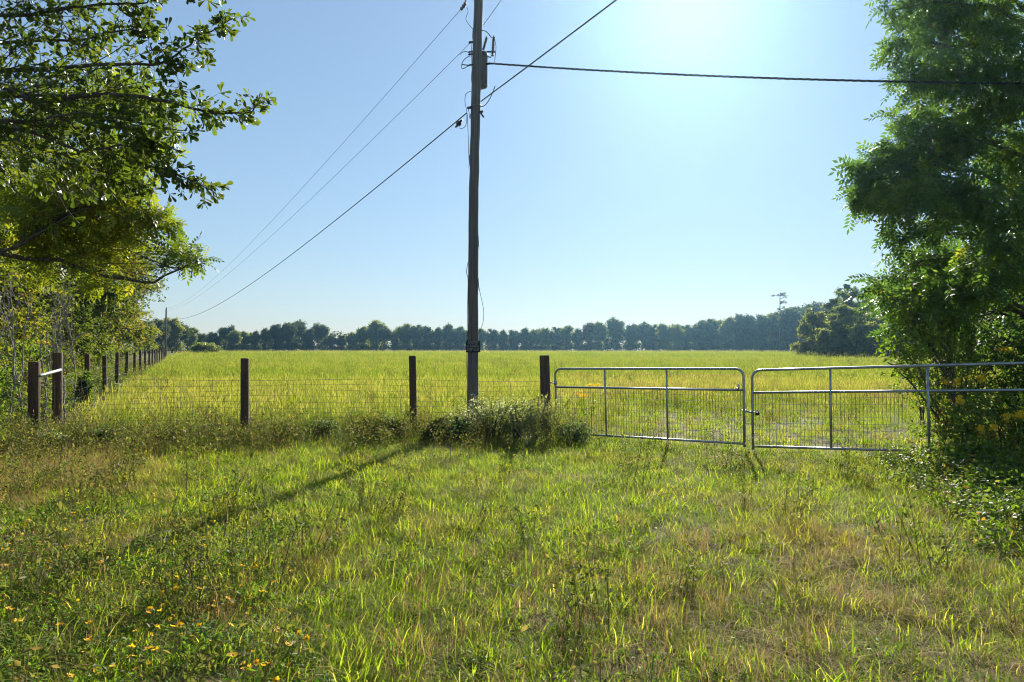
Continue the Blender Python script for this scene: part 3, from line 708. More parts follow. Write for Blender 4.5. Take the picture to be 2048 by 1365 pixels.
# ---- far treeline
TOP = [(300, 632), (345, 632), (380, 650), (415, 662), (452, 648), (480, 656), (520, 655), (560, 642), (590, 637), (620, 655), (640, 643), (668, 668), (692, 664), (722, 648), (752, 637), (785, 650), (830, 641),
       (860, 646), (900, 640), (950, 652), (1000, 655), (1050, 652), (1100, 645), (1150, 648), (1180, 642), (1230, 632), (1265, 640), (1320, 638), (1400, 638), (1445, 627), (1482, 618), (1515, 626), (1560, 615), (1600, 602), (1640, 600), (1700, 600)]
tx = np.array([a for a, b in TOP]); ty = np.array([b for a, b in TOP])


def far_proto(seed, h, cr, low, leaf, dens=1.0, trunk_bare=.2):
    r = np.random.default_rng(seed)
    pf = rnd_puffs(r, (0, 0, h * (trunk_bare + (1 - trunk_bare) * .52)), cr, h * (1 - trunk_bare) * .46, 42, cr * .26, int(14 * dens))
    if low: pf += rnd_puffs(r, (0, 0, h * .2), cr * .95, h * .17, 11, cr * .4, int(14 * dens))
    return puff_tree(seed, 'woodland_tree', 'x', 'tree', np.zeros(3), [(0, 0, h * .35), (0.2, 0, h * .6), (0, 0, h * .88)], .3, pf, 'clump', .78, leaf, nlf=9, tint=.5, twr=.004, up=.3, twigs=False, jitter=.45, surf=.6)

protos = [far_proto(801, 14, 4.6, True, 'far_leaf'), far_proto(802, 14, 3.9, True, 'olive_leaf'), far_proto(803, 14, 5.0, False, 'far_leaf', .9, .38), far_proto(804, 14, 4.2, True, 'far_leaf', 1.1),
          far_proto(805, 14, 4.0, True, 'far_rust_leaf', .9), far_proto(806, 14, 5.2, True, 'olive_leaf', 1.1), far_proto(807, 14, 4.4, False, 'far_leaf', .75, .3)]
used = set()
SPECIAL = {590: (2, 'broad-crowned oak with sky showing under it, tallest in the left half of the treeline'), 640: (2, 'round-topped tree beside the gap in the treeline, separate from the broad oak'),
           752: (5, 'domed tree just right of the lowest gap in the treeline'), 1180: (4, 'rust-tinged tree in the treeline over the right part of the left gate'), 1230: (6, 'tree with a thin ragged crown poking above the level treeline'), 345: (5, 'nearest treeline tree behind the small distant pole'),
           1610: (2, 'rounded oak top beside the bare pine at the high end of the treeline'), 452: (2, 'flat-topped tree in the left part of the treeline')}
r = np.random.default_rng(88)
cols = sorted(list(SPECIAL) + [p for p in np.arange(296, 1660, 21.5).tolist() if min(abs(p - s) for s in SPECIAL) > 12])
def far_tree(px, top, Y, k, label, group):
    x = (px - 1024) / F * Y; z = float(ground(x, Y)); h = P(px, top, Y)[2] - z
    s = h / 14.0; sx = max(s, .72) * r.uniform(.85, 1.15)
    o = protos[k]; h *= 1.13
    rz = r.uniform(0, 6.28)
    if k not in used:
        used.add(k); o.location = (x, Y, z); o.rotation_euler = (0, 0, rz); o.scale = (sx, sx, s)
        o['label'] = label
        if group: o['group'] = group
    else:
        o = copy_thing(o, (x, Y, z), rz, (sx, sx, s), label, group)
        if not group and 'group' in o: del o['group']
    return o
for px in cols:
    Y = float(np.interp(px, [300, 420, 700, 1100, 1400, 1650], [215, 270, 300, 300, 275, 235])) + r.uniform(-5, 5)
    top = float(np.interp(px, tx, ty))
    if px in SPECIAL:
        k, lb = SPECIAL[px]; far_tree(px, top, Y, k, lb, 'hazy trees across the far side of the field')
    else:
        k = int(r.choice([0, 1, 3, 5, 6, 4], p=[.26, .22, .22, .14, .09, .07]))
        g = ('blue-hazed broadleaf trees in the left part of the far treeline' if px < 690 else 'blue-hazed broadleaf trees in the middle of the far treeline' if px < 1200 else 'blue-hazed broadleaf trees in the rising right part of the far treeline')
        far_tree(px, top + r.uniform(0, 9), Y, k, 'one of the ' + g, g)
for px in np.arange(300, 1700, 26):         # second row closes the gaps low down
    if 655 < px < 700: continue
    Y = float(np.interp(px, [300, 420, 700, 1100, 1400, 1650], [228, 285, 318, 318, 292, 250]))
    far_tree(px + r.uniform(-6, 6), float(np.interp(px, tx, ty)) + r.uniform(6, 18), Y, int(r.choice([0, 1, 3])), 'one of the trees behind the front row of the far treeline', 'back row of the far treeline')

def treeline_undergrowth():
    r = np.random.default_rng(404); n = 9000
    px = r.uniform(270, 1730, n); Y = np.interp(px, [300, 420, 700, 1100, 1400, 1650], [222, 278, 310, 310, 284, 243]) + r.uniform(-3, 9, n)
    x = (px - 1024) / F * Y; h = 4.0 + 6.5 * vnoise(x, Y, 9, 3)
    z = ground(x, Y) + h * r.uniform(0, 1, n) ** .8
    tv, tf = TPL['clump']
    V, Fa = place_leaves(tv, tf, np.stack([x, Y, z], 1), unit(r.normal(size=(n, 3))), unit(r.normal(size=(n, 3))), 1.3 * r.uniform(.7, 1.3, n))
    o = link('undergrowth', np_mesh('treeline_undergrowth', V, [Fa], M['far_leaf'], tint=np.repeat(np.clip(.4 + .2 * r.normal(size=n), 0, 1), len(tv))))
    tag(o, 'dark undergrowth filling the foot of the far treeline', kind='stuff')
treeline_undergrowth()

def bare_pine():
    T = Tree(91); px, Y = 1560, 238.0; x = (px - 1024) / F * Y; b = np.array((x, Y, float(ground(x, Y)))); top = P(px, 592, Y)
    C = T.stem([b, b + (0, 0, 8), top], .30, .12, 14, .002, 5)
    for j in range(15):
        i = int(T.r.integers(10, 14)); a = T.r.uniform(0, 6.28); L_ = T.r.uniform(1.2, 2.6)
        e = C[i] + (np.cos(a) * L_, np.sin(a) * L_, T.r.uniform(-.2, .9))
        l_ = T.stem([C[i], .5 * (C[i] + e) + (0, 0, .2), e], .12, .06, 6, .05, 3)
        T.spray(l_, e, (.8, .8, .5), 7, 4, 'clump', .42, tint=.4)
    T.finish('pine_tree', 'thin bare-limbed pine standing tallest above the right part of the treeline', 'tree', M['bark'], M['far_leaf'], tuple(b), leafname='needles')
bare_pine()

# ------------------------------------------------------------------ fences
def post(mb, x, y, top, rad, lean=(0, 0), sides=14):
    z0 = float(ground(x, y)) - .25
    zs = np.array([z0, z0 + .35, (z0 + top) / 2, top - .015, top])
    q = (zs - z0) / (top - z0)
    pts = np.stack([x + lean[0] * q, y + lean[1] * q, zs], 1)
    mb.tube(pts, np.array([rad * 1.02, rad * 1.01, rad, rad, rad * .93]), sides)

def xy(px, Y): return ((px - 1024) / F * Y, Y)
postC, postB, postA, postD = xy(490, 12.9), xy(828, 13.35), xy(1094, 13.3), xy(69, 12.3)
ff = thing('wire_fence', 'woven wire fence on dark round posts across the field edge left of the gates', 'fence', (postB[0], postB[1], float(ground(*postB))))
def fpost(par, p, top, rad, lean=(0, 0), label=None):
    mb = MB(); o0 = np.array(par.location)
    post(mb, p[0], p[1], top, rad, lean)
    mb.V = [v - o0 for v in mb.V]
    o = mb.build('fence_post', M['post'], par)
    if label: o['label'] = label
    return o
fpost(ff, postC, P(490, 717, 12.9)[2], .076, (.0, 0), 'dark post nearest the middle of the left half')
fpost(ff, postB, P(828, 712, 13.35)[2], .070, (-.03, 0), 'dark post just left of the utility pole')
fpost(ff, postA, P(1094, 711, 13.3)[2], .098, (-.05, 0), 'thick hinge post of the left gate')

def woven(par, stations, n_h, spacing, top_z, wire_r, vstep, name='wire'):
    """stations: list of (x, y) the wire runs past; horizontal wires and stay wires, each a part"""
    o0 = np.array(par.location); r = np.random.default_rng(5)
    pts = np.array(stations, float); seg = np.linalg.norm(np.diff(pts, axis=0), axis=1); cum = np.concatenate([[0], np.cumsum(seg)]); Ltot = cum[-1]
    def at(s_):
        return np.array((np.interp(s_, cum, pts[:, 0]), np.interp(s_, cum, pts[:, 1])))
    ss = np.linspace(0, Ltot, max(8, int(Ltot / .5)))
    for k in range(n_h):
        mb = MB(); q = []
        for s_ in ss:
            x, y = at(s_); z = top_z - k * spacing + .018 * math.sin(s_ * 1.3 + k) + .02 * math.sin(s_ * .55)
            q.append((x, y - .082, z))
        mb.tube(np.array(q) - o0, wire_r * (1.4 if k in (0, n_h - 1) else 1), 4, False)
        mb.build('line_wire', M['wire'], par)
    n = int(Ltot / vstep)
    for k in range(n):
        s_ = (k + .5) * vstep; x, y = at(s_); mb = MB()
        q = np.array([(x + .006 * r.normal(), y - .082, top_z - (n_h - 1) * spacing * t + .018 * math.sin(s_ * 1.3) + .02 * math.sin(s_ * .55)) for t in np.linspace(0, 1, 4)])
        mb.tube(q - o0, wire_r, 3, False); mb.build('stay_wire', M['wire'], par)
woven(ff, [(postD[0] + .1, postD[1]), postC, postB, (postA[0], postA[1])], 11, .105, 1.12, .0024, .112)

# long fence running back along the wood
FX = lambda Y: -2.66 - .48 * Y
fl_ys = [14.35, 18.9, 22.9, 26.9, 31.4, 36.6, 41.6, 46.5, 51.5, 56.5, 62.0, 67.0, 73, 79, 85, 91, 97]
lf = thing('wire_fence', 'long fence of dark round posts receding along the left wood', 'fence', (FX(14.35), 14.35, float(ground(FX(14.35), 14.35))))
fpost(lf, postD, P(69, 724, 12.3)[2], .094, (0, 0), 'thick corner post with the pale brace pipe, nearer of the two')
for i, Y in enumerate(fl_ys):
    x = FX(Y); g = float(ground(x, Y))
    fpost(lf, (x, Y), (P(121, 706, 14.35)[2] if i == 0 else g + 1.55 + .05 * math.sin(i * 2.3)), .094 if i == 0 else .068, (.03 * math.sin(i * 5), 0), 'tall corner post holding the far end of the pale brace pipe' if i == 0 else None)
mb = MB(); a = P(79, 752, 12.3); b_ = P(121, 740, 14.30); o0 = np.array(lf.location)
mb.tube(np.array([a + (-.05, .0, 0), a, b_]) - o0, .028, 10); mb.build('brace_pipe', M['pipe'], lf, smooth=True)
for seg in range(5):
    z0 = 1.15
    mb = MB(); q = [(FX(Y) + .08, Y, float(ground(FX(Y), Y)) + 1.15 - seg * .21) for Y in np.linspace(14.35, 97, 40)]
    mb.tube(np.array(q) - o0, .0018, 3, False); mb.build('line_wire', M['wire'], lf)

# ------------------------------------------------------------------ gates
def gate(label, A_top, B_top, A_bot, B_bot, ups, mid=.275, v_to=None, bottom_to=1.0, close_b=True, hinge_at=None):
    """frame of bent tube between the left end A and the right end B; mesh below the middle rail"""
    A_top, B_top, A_bot, B_bot = [np.asarray(v, float) for v in (A_top, B_top, A_bot, B_bot)]
    root = thing('farm_gate', label, 'gate', tuple(A_bot)); o0 = A_bot
    R = .021
    def pt(s_, t): return (A_top * (1 - s_) + B_top * s_) * (1 - t) + (A_bot * (1 - s_) + B_bot * s_) * t
    Lg = np.linalg.norm(B_top - A_top); H = np.linalg.norm(A_top - A_bot); rc = .13
    fs, ft = rc / Lg, rc / H
    arc = [(fs * (1 - math.sin(a)), ft * (1 - math.cos(a))) for a in np.linspace(0, math.pi / 2, 6)]     # from top edge to left edge
    loop = [(0, 1.045)] + [(s_, t) for s_, t in [(0, .5)]] + [(s_, t) for s_, t in arc[::-1]]
    if close_b: loop += [(.5, 0)] + [(1 - s_, t) for s_, t in arc] + [(1, .5), (1, 1.045)]
    else: loop += [(.5, 0), (1, 0)]
    fr = np.array([pt(s_, t) for s_, t in loop])
    mb = MB(); mb.tube(fr - o0, R, 10); mb.build('frame', M['steel'], root, smooth=True)
    mb = MB(); mb.tube(np.array([pt(.004, mid), pt(.5, mid), pt(.996, mid)]) - o0, R * .95, 10); mb.build('middle_rail', M['steel'], root, smooth=True)
    mb = MB(); mb.tube(np.array([pt(.004, 1), pt(.5 * bottom_to, 1), pt(bottom_to, 1)]) - o0, R * .95, 10); mb.build('bottom_rail', M['steel'], root, smooth=True)
    for u in ups:
        mb = MB(); mb.tube(np.array([pt(u, .012), pt(u, .5), pt(u, .99)]) + np.array((0, -.012, 0)) - o0, R * .82, 8); mb.build('upright', M['steel'], root, smooth=True)
    n = int(Lg / .0508); k_hi = v_to or 1.0
    for k in range(1, n):
        s_ = k / n
        if s_ > k_hi: break
        mb = MB(); mb.tube(np.array([pt(s_, mid + .015), pt(s_, .985)]) + np.array((0, .012, 0)) - o0, .0031, 4, False); mb.build('mesh_wire', M['wire'], root)
    for t in np.linspace(mid + .075, .94, 8):
        mb = MB(); mb.tube(np.array([pt(.006, t), pt(k_hi if k_hi < 1 else .994, t)]) + np.array((0, .0165, 0)) - o0, .0026, 4, False); mb.build('mesh_wire', M['wire'], root)
    return root, pt, o0

gl, ptl, ol = gate('left galvanised tube gate with wire mesh, hinged on the thick post', P(1110, 738, 13.15), P(1487, 738, 11.05), P(1114, 866, 13.15), P(1489, 888, 11.05), [.298, .632], .285)
# corner brackets and hinge
mb = MB()
c = ptl(.985, .285); mb.box(c - ol + (-.03, 0, .05), (.012, .03, .12)); mb.box(c - ol + (-.045, 0, .03), (.05, .03, .012)); mb.build('corner_bracket', M['steel'], gl)
mb = MB(); c = ptl(0, .22); mb.tube(np.array([c + (-.10, .02, 0), c + (.0, 0, 0)]) - ol, .012, 8); mb.lathe([(.032, -.04), (.032, .04)], c - ol, (0, 0, 1), 10); mb.build('hinge', M['steel'], gl)
gr, ptr, orr = gate('right galvanised tube gate, its far end running into the bushes', P(1504, 741, 11.0), P(2230, 722, 8.9), P(1506, 893, 11.0), P(2235, 914, 8.9), [.252, .535, .82], .295, v_to=.47, bottom_to=.49, close_b=False)
# chain with padlock between the gate ends
ca = ptl(1, .55); cb = ptr(0, .545)
ch = thing('gate_chain', 'short steel chain tying the two gate ends together', 'chain', tuple(ca))
nl = 9
for k in range(nl):
    t = (k + .5) / nl; c = ca * (1 - t) + cb * t + np.array((0, -.03, -.018 * math.sin(math.pi * t))) - ca
    d = unit(cb - ca); up = np.array((0, 0, 1.0)) if k % 2 else unit(np.cross(d, (0, 0, 1)))
    an = np.linspace(0, 2 * np.pi, 11); ring = [c + d * math.cos(a) * .019 + up * math.sin(a) * .012 for a in an]
    mb = MB(); mb.tube(ring, .0052, 5, False); mb.build('link', M['steel'], ch)
for e in (ca, cb):                                       # loops round the two end tubes
    an = np.linspace(0, 2 * np.pi, 15); mb = MB(); mb.tube([np.asarray(e - ca) + (math.cos(a) * .030, math.sin(a) * .030, .006 * math.sin(3 * a)) for a in an], .0055, 5, False); mb.build('link', M['steel'], ch)
pl = thing('padlock', 'small padlock on the chain beside the right gate end', 'padlock', tuple(cb + (.060, -.045, -.012)))
pl.scale = (1.5, 1.5, 1.5)
mb = MB(); mb.box((0, 0, -.012), (.042, .018, .034)); mb.build('body', M['black'], pl)
an = np.linspace(0, math.pi, 8); mb = MB(); mb.tube([(math.cos(a) * .013, 0, .005 + math.sin(a) * .022) for a in an], .0035, 6); mb.build('shackle', M['steel'], pl)

# ------------------------------------------------------------------ utility pole
PX, PY = (946 - 1024) / F * 14.4, 14.4
pz = float(ground(PX, PY))
TOPX = P(959, 0, 14.4)
def pole_at(z): # centre of the pole at height z
    return np.array((np.interp(z, POLE_Z, POLE_X), PY, z))
_pp = [P(px, py, 14.4) for px, py in ((946, 862), (946.3, 700), (946.6, 450), (948.6, 332), (950.6, 260), (953.6, 130), (957, 0), (960, -110))]
POLE_Z = [float(q[2]) for q in _pp]; POLE_X = [float(q[0]) for q in _pp]
def pole_r(z): return .113 - .0019 * (z - pz)
up = thing('utility_pole', 'weathered wooden utility pole with a transformer behind the fence', 'utility pole', (PX, PY, pz))
O = np.array((PX, PY, pz))
mb = MB(); zs = np.linspace(pz - .3, 10.9, 30); rr_ = np.random.default_rng(4)
mb.tube(np.array([pole_at(z) + (rr_.normal() * .003, 0, 0) for z in zs]) - O, np.array([pole_r(z) * (1 + .012 * rr_.normal()) for z in zs]), 18)
mb.build('pole', M['pole'], up, smooth=True)
# splinters standing off the wood
mb = MB()
for z0, sgn in ((3.9, 1), (7.4, -1), (8.3, -1), (3.0, 1), (5.6, -1)):
    c = pole_at(z0) + (sgn * pole_r(z0), -.01, 0)
    mb.tube(np.array([c + (-sgn * .006, 0, .22), c + (sgn * .004, 0, .05), c + (sgn * .018, 0, -.06)]) - O, np.array([.012, .010, .002]), 5)
mb.build('splinter', M['pole'], up)
def zpy(py, Y=14.4): return P(950, py, Y)[2]
# transformer can hung on the rear right of the pole
tc = pole_at(zpy(133)) + (.085, .18, 0); zt0, zt1 = zpy(169), zpy(97)
mb = MB(); mb.lathe([(.115, 0), (.135, .02), (.138, .05), (.138, .65), (.146, .66), (.146, .71), (.13, .745), (.07, .77)], (tc[0] - O[0], tc[1] - O[1], zt0 - O[2]), (0, 0, 1), 22)
tr = mb.build('transformer', M['can'], up, smooth=False)
for z in (zt0 + .15, zt0 + .5):
    mb = MB(); mb.box(np.array((tc[0] - .06, tc[1] - .12, z)) - O, (.10, .14, .05)); mb.build('hanger_bracket', M['steel'], up)
def insulator(parent, base, tip, rads, n, name):
    base = np.asarray(base); tip = np.asarray(tip); L_ = np.linalg.norm(tip - base); prof = []
    for k in range(n):
        h = L_ * k / n; prof += [(rads * .6, h), (rads, h + L_ / n * .35), (rads * .6, h + L_ / n * .75)]
    prof += [(rads * .4, L_), (rads * .2, L_ + .03)]
    mb = MB(); mb.lathe(prof, base - O, tip - base, 10); return mb.build(name, M['porcelain'], parent)
Yt = float(tc[1])
insulator(up, P(966.5, 100, Yt), P(973.5, 75, Yt), .034, 7, 'bushing')
insulator(up, P(985, 113, Yt - .1), P(987.5, 74, Yt - .1), .036, 12, 'fuse_cutout')
mb = MB(); mb.tube(np.array([P(974, 104, Yt), P(990, 104, Yt - .1)]) - O, .018, 6); mb.tube(np.array([P(975, 114, Yt), P(982, 115, Yt - .1)]) - O, .012, 6); mb.build('cutout_bracket', M['black'], up)
def cable(parent, pix, r, mat='black', name='jumper_wire', n=18, dY=0):
    pts = np.array([P(a, b, Y + dY) for a, b, Y in pix]); T = Tree(1); C = T.stem(pts, r, r, n, 0, 5)
    mb = MB(); mb.tube(C - O, r, 5); return mb.build(name, M[mat], parent, smooth=True)
cable(up, [(964, 61, 14.3), (973, 64, 14.5), (983, 76, Yt - .1)], .010)
cable(up, [(989, 78, Yt - .12), (992, 95, Yt - .14), (990, 115, Yt - .1), (989, 124, 14.4)], .007)
cable(up, [(934, 14, 14.3), (936, 25, 14.3), (932, 40, 14.25), (945, 58, 14.27)], .006)
cable(up, [(944, 85, 14.27), (943, 105, 14.26), (944, 140, 14.27)], .006)
cable(up, [(941, 112, 14.2), (930, 118, 14.15), (923, 130, 14.1), (925, 138, 14.1), (936, 133, 14.15), (944, 130, 14.27)], .008)
cable(up, [(943, 109, 14.2), (934, 104, 14.1), (925, 105, 14.2), (920, 110, 14.4)], .007)
cable(up, [(924, 129, 14.1), (934, 131, 14.15), (944, 131, 14.27)], .011)
cable(up, [(942, 183, 14.27), (932, 188, 14.2), (930, 205, 14.2), (934, 225, 14.2), (936, 260, 14.25), (937, 300, 14.28), (938, 322, 14.28)], .006)
cable(up, [(934, 225, 14.2), (932, 250, 14.2), (922, 258, 14.2), (916, 252, 14.3)], .006)
cable(up, [(937, 219, 14.2), (940, 238, 14.2), (941, 228, 14.25)], .006)
cable(up, [(934, 700, 14.27), (935, 620, 14.27), (936, 560, 14.27), (933, 545, 14.26), (936, 525, 14.27)], .007, name='ground_wire')
cable(up, [(936, 860, 14.2), (935, 800, 14.24), (934, 740, 14.26), (934, 704, 14.27)], .009, name='ground_wire')
cable(up, [(954, 555, 14.3), (961, 590, 14.3), (967, 620, 14.3), (966, 645, 14.3), (957, 668, 14.28)], .005, name='ground_wire')
for z_, mat_ in ((zpy(213), 'alu'),):
    mb = MB(); c = pole_at(z_); an = np.linspace(0, 2 * np.pi, 19); mb.tube(np.array([c + (math.cos(a) * (pole_r(z_) + .008), math.sin(a) * (pole_r(z_) + .008), .012 * math.cos(a)) for a in an]) - O, .010, 5, False); mb.build('strap', M[mat_], up)
for px, py, rr_b in ((942, 85, .03), (941.5, 104, .022), (941, 109, .024), (942, 130, .02), (976, 128, .03), (939, 216, .035), (962, 224, .03)):
    mb = MB(); c = P(px, py, 14.3) - O; mb.lathe([(rr_b * .5, -.05), (rr_b, -.03), (rr_b * .7, 0), (rr_b, .03), (rr_b * .5, .05)], c, (1, 0, .15), 8); mb.build('clamp', M['black'], up)
mb = MB(); c = P(964, 230, 14.3) - O; mb.box(c, (.03, .03, .13), np.array(Matrix.Rotation(-.6, 3, 'Y'))); mb.build('bracket', M['black'], up)
# white insulating clip low on the pole
mb = MB(); mb.tube(np.array([P(945, 792, 14.27), P(951, 795, 14.26), P(956, 792, 14.27)]) - O, .012, 6); mb.tube(np.array([P(949.5, 794, 14.25), P(949.5, 788, 14.25)]) - O, .010, 6); mb.build('clip', M['pipe'], up)

# sign
Ysg = 14.4 - .135
s0 = P(931.5, 682, Ysg); s1 = P(960.5, 705, Ysg)
wS, hS = s1[0] - s0[0], s0[2] - s1[2]; cS = .5 * (s0 + s1)
sg = thing('warning_sign', 'small black posted sign nailed to the utility pole', 'sign', tuple(cS))
mb = MB(); mb.box((0, 0, 0), (wS, .004, hS)); mb.build('plate', M['sign'], sg)
for (tx_, z_, size_) in (('POSTED', .30, .31), ('NO TRESPASSING', .0, .20), ('KEEP OUT', -.29, .27)):
    cu = bpy.data.curves.new('lettering', 'FONT'); cu.body = tx_; cu.align_x = 'CENTER'; cu.align_y = 'CENTER'; cu.extrude = .0008; cu.size = hS * size_ * 1.25
    cu.space_character = 1.05
    to = bpy.data.objects.new('lettering', cu); COL.objects.link(to)
    dg = bpy.context.evaluated_depsgraph_get(); me = bpy.data.meshes.new_from_object(to.evaluated_get(dg)); bpy.data.objects.remove(to)
    me.materials.clear(); me.materials.append(M['letter'])
    xs_ = [v.co.x for v in me.vertices]; wid = max(xs_) - min(xs_); k_ = min(1.0, wS * .86 / wid)
    tm = link('lettering', me, sg); tm.location = (0, -.0032, hS * z_); tm.rotation_euler = (math.pi / 2, 0, 0); tm.scale = (k_ if tx_ != 'POSTED' else min(k_, wS * .7 / wid), 1, 1)
for dx in (-.4, .4):
    mb = MB(); mb.lathe([(.007, 0), (.007, .004), (.003, .006)], (wS * dx * .3, -.002, hS * .42), (0, -1, 0), 8); mb.build('nail', M['steel'], sg)

# distant pole at the end of the fence
Y2 = 101.0; x2 = (331.5 - 1024) / F * Y2; z2 = float(ground(x2, Y2)); ztop2 = P(331, 618, Y2)[2]
dp = thing('utility_pole', 'small distant utility pole at the end of the long fence', 'utility pole', (x2, Y2, z2))
mb = MB(); mb.tube([(0, 0, -.3), (0, 0, (ztop2 - z2) * .5), (0.05, 0, ztop2 - z2)], np.array([.15, .13, .11]), 10); mb.build('pole', M['pole'], dp, smooth=True)
mb = MB(); mb.lathe([(.05, 0), (.09, .06), (.05, .12), (.07, .17), (.02, .22)], (.05, 0, ztop2 - z2), (0, 0, 1), 8); mb.build('insulator', M['porcelain'], dp)

# wires
def power_line(a, b, sag, r, label, mat='black', n=60, group='overhead wires on the utility pole', twist=False):
    a = np.asarray(a, float); b = np.asarray(b, float); t = np.linspace(0, 1, n) ** 1.6
    C = a + (b - a) * t[:, None]; C[:, 2] -= 4 * sag * t * (1 - t)
    o = thing('power_line', label, 'wire', tuple(a), group)
    if not twist:
        mb = MB(); mb.tube(C - a, r, 5); mb.build('cable', M[mat], o, smooth=True)
    else:
        s_ = np.linspace(0, 1, 260); C = a + (b - a) * s_[:, None]; C[:, 2] -= 4 * sag * s_ * (1 - s_)
        for ph in (0, 2.09, 4.19):
            an = s_ * np.linalg.norm(b - a) / .42 * 2 * np.pi / 1 + ph
            q = C + np.stack([0 * an, np.cos(an) * r, np.sin(an) * r], 1)
            mb = MB(); mb.tube(q - a, r * .95, 5); mb.build('cable', M[mat], o, smooth=True)
    return o
far_top = np.array((x2 + .05, Y2, ztop2 + .1))
w1a = P(927, 13, 14.3)
power_line(w1a, far_top, 1.45, .0055, 'thin upper wire from the clamp left of the pole top to the distant pole', 'alu')
power_line(P(941, 86, 14.3), far_top - (0, .06, .35), 1.30, .0055, 'thin middle wire from beside the transformer to the distant pole', 'alu')
power_line(P(934, 226, 14.25), np.array((x2, Y2, P(331, 634, Y2)[2])), 1.75, .0135, 'thick low black cable from the pole down towards the distant pole')
power_line(pole_at(9.9) + (0, -.1, 0), w1a, 0.02, .011, 'short thick lead joining the pole top to the upper wire', 'black', 12)
mb = MB(); c = w1a
dead = thing('strain_insulator', 'small dark insulator where the upper wire ends near the pole top', 'insulator', tuple(w1a), None)
mb.lathe([(.02, -.09), (.045, -.06), (.025, -.03), (.05, 0), (.025, .03), (.045, .06), (.015, .1)], (0, 0, 0), (-.55, .3, -.6), 10); mb.build('insulator_body', M['porcelain'], dead)
spl = thing('cable_splice', 'dark splice fitting on the low cable just left of the pole', 'fitting', tuple(P(918, 247, 14.6)))
mb = MB(); mb.lathe([(.02, -.10), (.03, -.04), (.055, -.03), (.055, .04), (.03, .05), (.018, .12)], (0, 0, 0), (-.6, .4, -.55), 10); mb.build('splice_body', M['black'], spl)
# lines carried on towards and past the viewer
power_line(P(962, 203, 14.3), (21.0, -30, 6.6), .3, .0135, 'thick black cable rising from the pole over the viewer to the top edge')
power_line(P(961, 213, 14.3), P(990, 173, 13.4), .12, .009, 'short slack jumper under the rising black cable beside the pole', 'black', 20)
power_line(P(965, 53, 14.3), P(1001, 0, 13.1) + (P(1001, 0, 13.1) - P(965, 53, 14.3)) * 12, .1, .006, 'thin wire rising steeply right from above the transformer', 'alu')
power_line(P(977, 127, 14.35), P(2350, 168, 10.5), .12, .011, 'twisted service cable running level right from the transformer into the trees', 'black', twist=True)

# ------------------------------------------------------------------ shrubs at the pole and gate post
def asters(T, b):
    r = T.r; n = 240; p = b + np.stack([r.normal(size=n) * .33, r.normal(size=n) * .25, r.uniform(.45, .85, n)], 1)
    tv, tf = TPL['rhomb']
    V, Fa = place_leaves(tv, tf, p, unit(r.normal(size=(n, 3))), unit(r.normal(size=(n, 3)) + (0, 0, 1)), .035)
    T._l(V, Fa, np.ones(len(V)))
shrub(901, 'leafy_shrub', 'grey-green bush speckled with pale flowers at the foot of the utility pole', (985 - 1024) / F * 12.6, 12.6, .88, 1.0, 22, 9, 'rhomb', .050, 'shrub_leaf', ry=.5, tint=.72, stems=15, extra=asters)
shrub(902, 'leafy_shrub', 'dark low bush growing against the left end of the left gate', (1143 - 1024) / F * 12.2, 12.2, .40, .50, 22, 10, 'rhomb', .05, 'shrub_leaf', tint=.35, stems=9)
shrub(903, 'leafy_shrub', 'dark green bush between the pole and the next fence post left of it', (905 - 1024) / F * 12.4, 12.4, .42, .55, 24, 11, 'oval', .05, 'shrub_leaf', tint=.3, stems=7)
for k, (px, Y, rx, h, tn, lb) in enumerate([(1035, 12.5, .5, .85, .7, 'silvery green bush between the pole bush and the hinge post'), (560, 12.6, .4, .42, .45, 'low weedy bush at the fence right of the mid-left post'), (650, 12.7, .45, .5, .3, 'darkest low weedy bush under the wire halfway between two posts'),
        (735, 12.8, .5, .55, .4, 'low weedy bush under the wire nearer the post by the pole'), (800, 12.7, .35, .6, .6, 'yellowish weedy bush at the foot of the post left of the pole'), (330, 12.4, .5, .4, .5, 'flat weedy bush under the wire left of the mid-left post'), (200, 12.0, .6, .45, .55, 'leafy weedy bush between the corner posts and the mid-left post'), (865, 12.3, .3, .5, .25, 'small dark bush just right of the post by the pole'), (120, 11.4, .5, .4, .6, 'leafy weedy bush at the foot of the corner posts'), (470, 12.2, .3, .35, .35, 'small bush at the foot of the mid-left post')]):
    shrub(920 + k, 'leafy_shrub', lb, (px - 1024) / F * Y, Y, rx, h, 22, 10, 'rhomb', .05, 'weed' if k % 2 else 'shrub_leaf', ry=.3, tint=tn, stems=8, group='weedy bushes along the wire fence')
def dogfennel(x, y, h, label, seed):
    T = Tree(seed); r = T.r; b = np.array((x, y, float(ground(x, y))))
    for k in range(11):
        a = r.uniform(0, 6.28); q = r.uniform(.1, .58); e = b + (np.cos(a) * q, np.sin(a) * q * .7, h * r.uniform(.65, 1))
        C = T.stem([b + (np.cos(a) * .05, np.sin(a) * .05, 0), .5 * (b + e) + (0, 0, h * .08), e], .007, .002, 10, .02, 4)
        T.spray(C, .35 * b + .65 * e, (.20, .18, h * .36), 16, 15, 'rhomb', .034, -.2, .004, .1, .5, .25, .006, along=1.0, spread=.6)
    T.finish('dogfennel', label, 'plant', M['pale_bark'], M['fennel'], tuple(b), leafname='fronds')
dogfennel((1098 - 1024) / F * 12.3, 12.3, .98, 'tall feathery pale plant standing in front of the hinge post', 911)
dogfennel((1058 - 1024) / F * 12.1, 12.1, .72, 'shorter feathery pale plant between the pole bush and the hinge post', 912)

